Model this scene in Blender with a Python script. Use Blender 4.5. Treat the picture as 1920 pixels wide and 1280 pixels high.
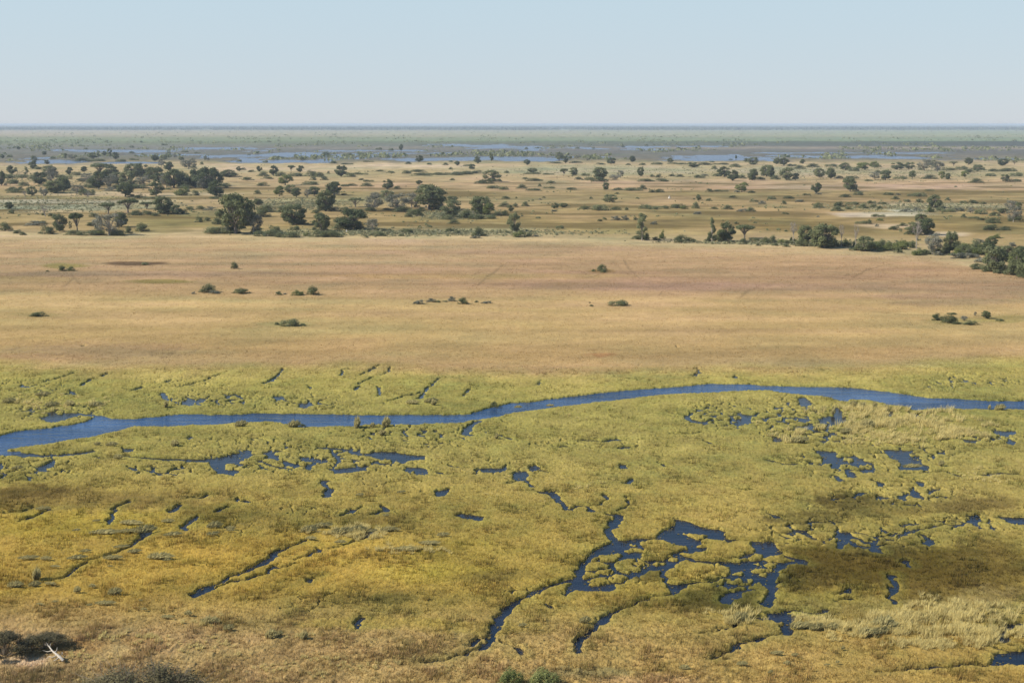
import bpy, math, random
import numpy as np
from mathutils import Vector
for o in list(bpy.data.objects): bpy.data.objects.remove(o)
SC = bpy.context.scene
COL = SC.collection
# ---------------------------------------------------------------- camera, sky, sun, exposure
SKY_S = 0.08; EXPO = 0.6
H = 45.0; F = 2400.0; HORY = 232.5
PITCH = math.atan((640 - HORY) / F)
CP, SP = math.cos(PITCH), math.sin(PITCH)
cam = bpy.data.cameras.new('camera'); cam.lens = 45.0; cam.sensor_width = 36.0
cam.clip_start = 0.5; cam.clip_end = 600000
co = bpy.data.objects.new('camera', cam); COL.objects.link(co)
co.location = (0, 0, H); co.rotation_euler = (math.pi/2 - PITCH, math.radians(0.0), 0)
SC.camera = co
SUN_ELEV = math.radians(38); SUN_DIR = Vector((-0.97, -0.12, 0)).normalized()   # horizontal direction towards the sun
sd = Vector((SUN_DIR.x*math.cos(SUN_ELEV), SUN_DIR.y*math.cos(SUN_ELEV), math.sin(SUN_ELEV)))
sl = bpy.data.lights.new('sun', 'SUN'); sl.energy = 5.0; sl.angle = math.radians(0.5); sl.color = (1.0, 0.95, 0.86)
so = bpy.data.objects.new('sun', sl); COL.objects.link(so)
so.rotation_euler = sd.to_track_quat('Z', 'Y').to_euler(); so.location = (0, 0, 300)
W = bpy.data.worlds.new('World'); SC.world = W; W.use_nodes = True
nt = W.node_tree; nt.nodes.clear()
sky = nt.nodes.new('ShaderNodeTexSky'); sky.sky_type = 'NISHITA'; sky.sun_disc = False
sky.sun_elevation = SUN_ELEV; sky.sun_rotation = math.atan2(SUN_DIR.x, SUN_DIR.y)
sky.altitude = 950; sky.air_density = 1.0; sky.dust_density = 0.6; sky.ozone_density = 2.0
bg = nt.nodes.new('ShaderNodeBackground'); bg.inputs[1].default_value = SKY_S
wo = nt.nodes.new('ShaderNodeOutputWorld')
tcw = nt.nodes.new('ShaderNodeTexCoord'); sx = nt.nodes.new('ShaderNodeSeparateXYZ'); nt.links.new(tcw.outputs['Generated'], sx.inputs[0])
rp = nt.nodes.new('ShaderNodeValToRGB'); el = rp.color_ramp.elements
el[0].position = 0.0; el[0].color = (.605, .655, .718, 1); el[1].position = 1.0; el[1].color = (.10, .22, .47, 1)
for p_, c_ in ((.03, (.585, .67, .745)), (.095, (.56, .695, .778)), (.25, (.28, .46, .68)), (.5, (.16, .32, .58))):
    e_ = el.new(p_); e_.color = (*c_, 1)
nt.links.new(sx.outputs['Z'], rp.inputs[0])
sv = nt.nodes.new('ShaderNodeVectorMath'); sv.operation = 'SCALE'; sv.inputs['Scale'].default_value = 1/(SKY_S*2**EXPO); nt.links.new(rp.outputs[0], sv.inputs[0])
mxs = nt.nodes.new('ShaderNodeMix'); mxs.data_type = 'RGBA'; mxs.inputs[0].default_value = .88
nt.links.new(sky.outputs[0], mxs.inputs[6]); nt.links.new(sv.outputs[0], mxs.inputs[7])
nt.links.new(mxs.outputs[2], bg.inputs[0]); nt.links.new(bg.outputs[0], wo.inputs[0])
SC.view_settings.view_transform = 'Standard'; SC.view_settings.look = 'None'
SC.view_settings.exposure = EXPO; SC.view_settings.gamma = 1.0
SC.cycles.max_bounces = 4; SC.cycles.diffuse_bounces = 2; SC.cycles.glossy_bounces = 2
SC.cycles.transmission_bounces = 2; SC.cycles.volume_bounces = 0
KALB = 0.62          # displayed colour -> base colour

# ---------------------------------------------------------------- geometry of the view
def unproject(px, py, z=0.0):
    px = np.asarray(px, float); py = np.asarray(py, float)
    dx = (px - 960) / F; dz = (640 - py) / F
    fy = CP + dz * SP; fz = -SP + dz * CP
    t = (z - H) / fz
    return dx * t, fy * t
def depth_at(Y, z=0.0): return Y * CP + (H - z) * SP
def project(X, Y, z=0.0):
    d = Y * CP + (H - z) * SP
    return 960 + F * X / d, 640 - F * (-Y * -SP * -1 + 0) / d if False else 640 - F * ((z - H) * CP + Y * SP) / d

# ---------------------------------------------------------------- noise
_rs = np.random.RandomState(7)
_P = _rs.permutation(4096); _G = _rs.rand(4096) * 2 * np.pi
_GX, _GY = np.cos(_G), np.sin(_G); _U = _rs.rand(4096); _V = _rs.rand(4096)
def _h(ix, iy): return _P[(_P[ix & 4095] + iy) & 4095]
def perlin(x, y):
    x0 = np.floor(x).astype(np.int64); y0 = np.floor(y).astype(np.int64)
    fx = x - x0; fy = y - y0
    u = fx*fx*fx*(fx*(fx*6-15)+10); v = fy*fy*fy*(fy*(fy*6-15)+10)
    def g(ix, iy, ax, ay):
        h = _h(ix, iy); return _GX[h]*ax + _GY[h]*ay
    a = g(x0, y0, fx, fy); b = g(x0+1, y0, fx-1, fy); c = g(x0, y0+1, fx, fy-1); d = g(x0+1, y0+1, fx-1, fy-1)
    return ((a + (b-a)*u) + ((c + (d-c)*u) - (a + (b-a)*u))*v) * 1.5
def fbm(x, y, o=3, s=0):
    r = 0; a = 1; t = 0
    for k in range(o):
        r = r + a*perlin(x*2**k + 17.3*k + s, y*2**k - 9.1*k + s*1.7); t += a; a *= .5
    return r / t
def worley(x, y):
    x0 = np.floor(x).astype(np.int64); y0 = np.floor(y).astype(np.int64)
    f1 = np.full(x.shape, 9.0); f2 = np.full(x.shape, 9.0)
    for i in (-1, 0, 1):
        for j in (-1, 0, 1):
            h = _h(x0+i, y0+j)
            d = np.hypot(x0+i+_U[h]-x, y0+j+_V[h]-y)
            f2 = np.minimum(f2, np.maximum(f1, d)); f1 = np.minimum(f1, d)
    return f1, f2
def sstep(a, b, x):
    t = np.clip((x-a)/(b-a), 0, 1); return t*t*(3-2*t)
def lin(c):
    c = np.asarray(c, float)/255.0
    return np.where(c < .04045, c/12.92, ((c+.055)/1.055)**2.4)

# ---------------------------------------------------------------- mesh helper
def mesh_from(name, verts, faces, mats, parent=None, colour=None, smooth=False, matidx=None, cname='tint'):
    verts = np.asarray(verts, np.float32); faces = np.asarray(faces, np.int32)
    me = bpy.data.meshes.new(name); n = len(verts); m, k = faces.shape
    me.vertices.add(n); me.vertices.foreach_set('co', verts.ravel())
    me.loops.add(m*k); me.loops.foreach_set('vertex_index', faces.ravel())
    me.polygons.add(m); me.polygons.foreach_set('loop_start', np.arange(0, m*k, k, dtype=np.int32))
    me.polygons.foreach_set('loop_total', np.full(m, k, np.int32))
    if smooth: me.polygons.foreach_set('use_smooth', np.ones(m, bool))
    if matidx is not None: me.polygons.foreach_set('material_index', np.asarray(matidx, np.int32))
    for mm in (mats if isinstance(mats, (list, tuple)) else [mats]): me.materials.append(mm)
    if colour is not None:
        a = me.attributes.new(cname, 'FLOAT_COLOR', 'POINT')
        c = np.ones((n, 4), np.float32); c[:, :3] = colour; a.data.foreach_set('color', c.ravel())
    me.update(calc_edges=True)
    o = bpy.data.objects.new(name, me); COL.objects.link(o)
    if parent: o.parent = parent
    return o
def tag(o, label=None, cat=None, group=None, kind=None):
    if label: o['label'] = label
    if cat: o['category'] = cat
    if group: o['group'] = group
    if kind: o['kind'] = kind
    return o

# ---------------------------------------------------------------- materials
def new_mat(name):
    m = bpy.data.materials.new(name); m.use_nodes = True
    t = m.node_tree; b = t.nodes['Principled BSDF']; return m, t, b
def N(t, ty, **kw):
    n = t.nodes.new(ty)
    for k, v in kw.items():
        if k in n.inputs: n.inputs[k].default_value = v
        else: setattr(n, k, v)
    return n
def ground_mat():
    m, t, b = new_mat('marsh and plain ground'); L = t.links.new
    at = N(t, 'ShaderNodeAttribute', attribute_name='tint')
    tc = N(t, 'ShaderNodeTexCoord')
    n1 = N(t, 'ShaderNodeTexNoise', Scale=1.3, Detail=6.0, Roughness=.7); L(tc.outputs['Object'], n1.inputs['Vector'])
    n2 = N(t, 'ShaderNodeTexNoise', Scale=.12, Detail=5.0, Roughness=.6); L(tc.outputs['Object'], n2.inputs['Vector'])
    r1 = N(t, 'ShaderNodeMapRange'); r1.inputs[1].default_value = .3; r1.inputs[2].default_value = .7; r1.inputs[3].default_value = .84; r1.inputs[4].default_value = 1.16
    r2 = N(t, 'ShaderNodeMapRange'); r2.inputs[1].default_value = .3; r2.inputs[2].default_value = .7; r2.inputs[3].default_value = .9; r2.inputs[4].default_value = 1.1
    L(n1.outputs[0], r1.inputs[0]); L(n2.outputs[0], r2.inputs[0])
    mu = N(t, 'ShaderNodeMath', operation='MULTIPLY'); L(r1.outputs[0], mu.inputs[0]); L(r2.outputs[0], mu.inputs[1])
    vm = N(t, 'ShaderNodeVectorMath', operation='SCALE'); L(at.outputs['Color'], vm.inputs[0]); L(mu.outputs[0], vm.inputs['Scale'])
    L(vm.outputs[0], b.inputs['Base Color'])
    b.inputs['Roughness'].default_value = 1.0; b.inputs['Specular IOR Level'].default_value = 0.05
    bp = N(t, 'ShaderNodeBump', Strength=.6, Distance=.12); L(n1.outputs[0], bp.inputs['Height']); L(bp.outputs[0], b.inputs['Normal'])
    return m
def water_mat(name, col, ripple, rough, sc):
    m, t, b = new_mat(name); L = t.links.new
    b.inputs['Base Color'].default_value = (*col, 1); b.inputs['Roughness'].default_value = rough
    b.inputs['IOR'].default_value = 1.33
    tc = N(t, 'ShaderNodeTexCoord'); mp = N(t, 'ShaderNodeMapping'); mp.inputs['Scale'].default_value = (.22, .8, 1)
    L(tc.outputs['Object'], mp.inputs[0])
    n = N(t, 'ShaderNodeTexNoise', Scale=sc, Detail=4.0, Roughness=.6); L(mp.outputs[0], n.inputs['Vector'])
    n2 = N(t, 'ShaderNodeTexNoise', Scale=sc*.12, Detail=3.0); L(mp.outputs[0], n2.inputs['Vector'])
    r2 = N(t, 'ShaderNodeMapRange'); r2.inputs[1].default_value = .35; r2.inputs[2].default_value = .65; r2.inputs[3].default_value = .25; r2.inputs[4].default_value = 1.0
    L(n2.outputs[0], r2.inputs[0])
    n3 = N(t, 'ShaderNodeTexNoise', Scale=sc*.16, Detail=6.0, Roughness=.65); L(mp.outputs[0], n3.inputs['Vector'])
    r3 = N(t, 'ShaderNodeMapRange'); r3.inputs[1].default_value = .38; r3.inputs[2].default_value = .66; L(n3.outputs[0], r3.inputs[0])
    mc = N(t, 'ShaderNodeMix', data_type='RGBA'); mc.inputs[6].default_value = (*[c_*.65 for c_ in col], 1); mc.inputs[7].default_value = (col[0]*2.6+.006, col[1]*1.75, col[2]*1.45, 1)
    L(r3.outputs[0], mc.inputs[0]); L(mc.outputs[2], b.inputs['Base Color'])
    ms = N(t, 'ShaderNodeMath', operation='MULTIPLY'); ms.inputs[1].default_value = ripple; L(r2.outputs[0], ms.inputs[0])
    bp = N(t, 'ShaderNodeBump', Distance=.5); L(n.outputs[0], bp.inputs['Height']); L(ms.outputs[0], bp.inputs['Strength'])
    L(bp.outputs[0], b.inputs['Normal'])
    return m
def leaf_mat(name, c0, c1, varh=.06, trans=.34):
    m, t, b = new_mat(name); L = t.links.new
    oi = N(t, 'ShaderNodeObjectInfo'); at = N(t, 'ShaderNodeAttribute', attribute_name='tint')
    mx = N(t, 'ShaderNodeMix', data_type='RGBA'); mx.inputs[6].default_value = (*c0, 1); mx.inputs[7].default_value = (*c1, 1)
    ad = N(t, 'ShaderNodeMath', operation='ADD'); L(at.outputs['Fac'], ad.inputs[0])
    sb = N(t, 'ShaderNodeMath', operation='MULTIPLY_ADD'); L(oi.outputs['Random'], sb.inputs[0]); sb.inputs[1].default_value = .7; sb.inputs[2].default_value = -.35
    L(sb.outputs[0], ad.inputs[1]); ad.use_clamp = True
    L(ad.outputs[0], mx.inputs[0]); L(mx.outputs[2], b.inputs['Base Color'])
    b.inputs['Roughness'].default_value = .75; b.inputs['Specular IOR Level'].default_value = .12
    tr = N(t, 'ShaderNodeBsdfTranslucent'); L(mx.outputs[2], tr.inputs[0])
    ms = N(t, 'ShaderNodeMixShader'); ms.inputs[0].default_value = trans
    L(b.outputs[0], ms.inputs[1]); L(tr.outputs[0], ms.inputs[2])
    L(ms.outputs[0], t.nodes['Material Output'].inputs[0])
    return m
def grass_mat(name, trans=.3):
    m, t, b = new_mat(name); L = t.links.new
    at = N(t, 'ShaderNodeAttribute', attribute_name='tint'); L(at.outputs['Color'], b.inputs['Base Color'])
    b.inputs['Roughness'].default_value = .85; b.inputs['Specular IOR Level'].default_value = .1
    tr = N(t, 'ShaderNodeBsdfTranslucent'); L(at.outputs['Color'], tr.inputs[0])
    ms = N(t, 'ShaderNodeMixShader'); ms.inputs[0].default_value = trans
    L(b.outputs[0], ms.inputs[1]); L(tr.outputs[0], ms.inputs[2])
    L(ms.outputs[0], t.nodes['Material Output'].inputs[0])
    return m
def plain_mat(name, col, var=.25, sc=3.0):
    m, t, b = new_mat(name); L = t.links.new
    tc = N(t, 'ShaderNodeTexCoord'); n = N(t, 'ShaderNodeTexNoise', Scale=sc, Detail=5.0); L(tc.outputs['Object'], n.inputs['Vector'])
    r = N(t, 'ShaderNodeMapRange'); r.inputs[1].default_value = .3; r.inputs[2].default_value = .7; r.inputs[3].default_value = 1-var; r.inputs[4].default_value = 1+var
    L(n.outputs[0], r.inputs[0]); vm = N(t, 'ShaderNodeVectorMath', operation='SCALE'); vm.inputs[0].default_value = col
    L(r.outputs[0], vm.inputs['Scale']); L(vm.outputs[0], b.inputs['Base Color']); b.inputs['Roughness'].default_value = .9
    return m
M_GROUND = ground_mat()
M_WATER = water_mat('still pool water', (.003, .010, .022), .14, .06, 2.2)
M_WATER.node_tree.nodes['Principled BSDF'].inputs['Specular IOR Level'].default_value = .26
M_RIVER = water_mat('rippled river water', (.008, .040, .112), 1.0, .16, 1.0)
M_LAKE = water_mat('wind-ruffled lake water', (.044, .078, .132), .6, .25, .8); M_LAKE.node_tree.nodes['Principled BSDF'].inputs['Specular IOR Level'].default_value = .12
M_DARK = leaf_mat('dark green leaves', (.078, .096, .042), (.185, .195, .088))
M_OLIVE = leaf_mat('olive leaves', (.115, .132, .062), (.235, .240, .115))
M_GREY = leaf_mat('grey green leaves', (.130, .134, .092), (.250, .240, .175), trans=.15)
M_LIGHT = leaf_mat('fresh green leaves', (.110, .135, .040), (.240, .250, .085))
M_DRY = leaf_mat('dry grey twigs', (.20, .17, .145), (.33, .28, .24), trans=.1)
M_BARK = plain_mat('grey brown bark', (.16, .13, .10))
M_PALE = plain_mat('pale dead wood', (.34, .29, .235))
M_BONE = plain_mat('bleached wood', (.50, .43, .34), .35, 5)
M_GRASS = grass_mat('grass blades', .42)
M_HERB = leaf_mat('pale herbs', (.17, .17, .085), (.34, .31, .18), trans=.2)
M_FAR = leaf_mat('far woodland leaves', (.075, .100, .072), (.140, .155, .105))

# ---------------------------------------------------------------- water layout, traced from the photograph and laid on the ground
def Z(ox, oy, s, pts): return [(ox + a/s, oy + b/s) for a, b in pts]
RIV_TOP = [(-620,850),(-300,838),(-80,826),(0,817),(30,808),(85,803),(112,799),(150,793),(172,784),(182,778),(197,780),(215,785),(255,785),(290,781),(320,778),(350,776),(400,777),(450,777),(475,774),(500,774),(540,775),(600,776),(660,777),(700,778),(750,777),(800,778),(850,777),(880,776),(900,770),(920,763),(940,760),(960,755),(990,754),(1040,747),(1080,742),(1120,737),(1180,731),(1240,727),(1290,723),(1330,719),(1370,720),(1400,720),(1440,723),(1500,725),(1560,725),(1610,727),(1640,732),(1680,736),(1710,741),(1740,746),(1790,747),(1850,751),(1900,752),(1930,750),(2000,744),(2200,738),(2600,730)]
RIV_BOT = [(2600,742),(2200,752),(2000,760),(1925,766),(1850,766),(1800,765),(1750,765),(1715,768),(1705,763),(1690,760),(1660,757),(1640,750),(1600,747),(1588,752),(1570,749),(1545,742),(1500,738),(1475,736),(1440,730),(1400,731),(1370,733),(1330,735),(1290,736),(1240,739),(1200,743),(1160,749),(1120,752),(1090,757),(1050,761),(1000,768),(960,773),(930,781),(890,786),(870,791),(820,792),(780,795),(730,795),(690,795),(660,799),(640,797),(600,799),(560,799),(530,793),(500,788),(470,791),(440,791),(400,795),(350,796),(300,799),(255,797),(230,804),(210,809),(180,816),(155,820),(130,823),(90,831),(50,835),(20,841),(18,847),(0,853),(-80,866),(-300,880),(-620,900)]
POLYS = [RIV_TOP + RIV_BOT,
 [(75,783),(100,779),(118,776),(125,774),(150,775),(174,778),(162,781),(135,783),(118,789),(92,789)],
 [(680,853),(700,847),(740,847),(760,852),(800,854),(795,860),(768,862),(757,867),(745,861),(702,857)],
 [(612,879),(660,877),(680,876),(692,879),(662,884),(628,885)], [(758,876),(790,876),(806,880),(804,887),(783,888),(780,882),(762,883)],
 [(898,880),(912,877),(943,878),(950,872),(948,881),(938,884),(908,883)], [(852,966),(872,963),(885,965),(911,968),(902,973),(885,971),(868,970)],
 [(990,877),(1003,871),(1016,877),(1005,880),(992,880)], [(964,888),(985,883),(994,890),(980,900),(964,897)],
 [(1526,845),(1564,846),(1574,852),(1568,858),(1580,866),(1574,876),(1563,877),(1557,867),(1545,856)],
 [(1655,843),(1712,844),(1702,852),(1716,860),(1740,873),(1737,880),(1688,879),(1690,868),(1672,856)],
 [(1497,747),(1508,745),(1525,757),(1515,759),(1498,756)], [(1385,773),(1412,780),(1403,786),(1404,792),(1383,797),(1378,795),(1392,786)],
 [(1815,966),(1830,964),(1842,974),(1835,979),(1812,975)], [(1872,967),(1895,969),(1930,971),(1980,976),(1980,984),(1920,982),(1888,977)],
 [(1940,1212),(1905,1222),(1868,1230),(1860,1241),(1862,1245),(1905,1243),(1940,1239)],
 [(1438,1151),(1470,1150),(1492,1152),(1487,1163),(1458,1165),(1440,1158)], [(1568,1018),(1580,1013),(1592,1016),(1584,1024),(1570,1026)],
 [(402,859),(430,860),(418,868),(426,880),(450,884),(440,889),(414,886),(398,876),(392,866)],
 [(1610,879),(1640,879),(1637,884),(1620,884)], [(560,756),(580,755),(588,758),(575,762),(561,761)], [(515,744),(527,742),(530,747),(517,750)],
 [(345,752),(362,748),(367,753),(358,757),(344,756)], [(231,841),(252,841),(250,845),(233,846)], [(530,863),(545,866),(558,871),(545,872),(532,868)],
 [(1497,800),(1512,797),(1530,800),(1515,803)], [(1700,772),(1722,776),(1735,780),(1715,782)], [(1665,771),(1675,772),(1672,779),(1663,777)],
 [(1567,764),(1574,766),(1578,776),(1588,784),(1580,792),(1567,788),(1560,778)], [(1808,824),(1830,825),(1828,829),(1810,828)], [(1890,822),(1904,829),(1897,833),(1888,830)],
 [(1860,808),(1905,808),(1898,813),(1868,812)], [(1718,900),(1735,905),(1730,911),(1720,909)],
 [(94,868),(104,869),(98,875),(84,873)], [(0,868),(9,873),(2,878),(-20,875)], [(50,892),(64,893),(57,899)], [(3,887),(12,889),(5,895)],
]
LAKE = Z(1060, 960, 4.174, [(380,215),(480,225),(580,208),(650,214),(700,205),(740,170),(800,130),(875,100),(880,70),(840,58),(930,62),(1000,90),(1060,115),(1150,130),(1200,135),(1250,155),(1240,190),(1280,212),(1380,215),(1450,222),(1500,228),(1580,235),(1640,232),(1645,270),(1680,300),(1700,325),(1760,350),(1830,365),(1880,380),(1915,410),(1870,400),(1800,390),(1740,405),(1690,440),(1660,480),(1620,520),(1620,570),(1640,600),(1620,640),(1570,700),(1545,720),(1550,690),(1590,640),(1580,590),(1530,565),(1500,510),(1420,500),(1320,490),(1280,500),(1180,525),(1100,545),(970,550),(920,590),(900,620),(840,630),(815,590),(770,530),(750,470),(740,440),(640,458),(560,485),(490,520),(400,555),(380,590),(340,612),(260,605),(140,600),(50,605),(0,655),(0,600),(70,530),(90,460),(120,400),(200,330),(240,300),(300,265),(370,240)])
ISLES = [Z(1060, 960, 4.174, p) for p in [
 [(200,340),(250,322),(330,325),(395,345),(410,400),(390,420),(300,440),(240,455),(120,450),(130,410)],
 [(340,320),(440,318),(450,345),(410,350)], [(420,370),(480,340),(560,340),(600,370),(650,400),(640,430),(580,460),(500,480),(420,460),(410,420)],
 [(100,480),(160,455),(220,470),(230,500),(170,525),(110,505)], [(180,555),(220,515),(310,500),(345,530),(340,560),(270,572),(200,568)],
 [(340,500),(400,480),(470,490),(490,515),(430,540),(360,545)], [(240,460),(320,440),(390,440),(380,480),(310,490),(260,480)],
 [(600,220),(680,210),(780,215),(860,235),(850,255),(930,255),(955,285),(920,305),(840,320),(780,345),(760,370),(680,378),(610,370),(600,345),(630,320),(610,260)],
 [(505,240),(540,238),(560,255),(530,265)], [(470,285),(510,272),(620,292),(600,308),(520,315),(470,300)], [(665,395),(700,382),(770,382),(775,400),(720,418),(670,410)],
 [(795,365),(830,352),(895,358),(890,380),(840,388),(800,380)], [(800,330),(850,325),(850,345),(810,350)],
 [(790,470),(850,430),(870,400),(950,368),(1020,385),(1180,390),(1280,420),(1290,480),(1200,520),(1100,540),(950,550),(880,570),(820,550)],
 [(935,175),(990,162),(1080,168),(1110,190),(1080,215),(1020,212)],
 [(1080,222),(1130,208),(1230,210),(1260,235),(1300,225),(1380,212),(1440,222),(1460,260),(1485,300),(1470,320),(1380,320),(1370,345),(1290,350),(1430,355),(1430,380),(1340,390),(1180,385),(1060,385),(1000,350),(905,330),(930,310),(1100,300),(1110,260)],
 [(1030,258),(1070,240),(1125,248),(1120,270),(1050,272)], [(1445,350),(1500,320),(1555,335),(1540,370),(1460,375)],
 [(1565,370),(1600,340),(1690,318),(1710,350),(1800,380),(1670,385),(1600,390)], [(1490,410),(1550,390),(1640,390),(1670,405),(1640,428),(1560,430)],
 [(1420,465),(1480,450),(1550,435),(1630,435),(1640,465),(1540,498),(1460,490)], [(1310,470),(1370,460),(1410,480),(1390,495),(1320,490)],
 [(1530,540),(1560,515),(1620,520),(1625,550),(1570,565)], [(1700,450),(1750,435),(1800,450),(1780,480),(1710,478)]]]
ISLES += [Z(0, 640, 4, [(440,625),(400,605),(500,580),(600,545),(700,555),(705,572),(600,590),(520,620)])]
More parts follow.
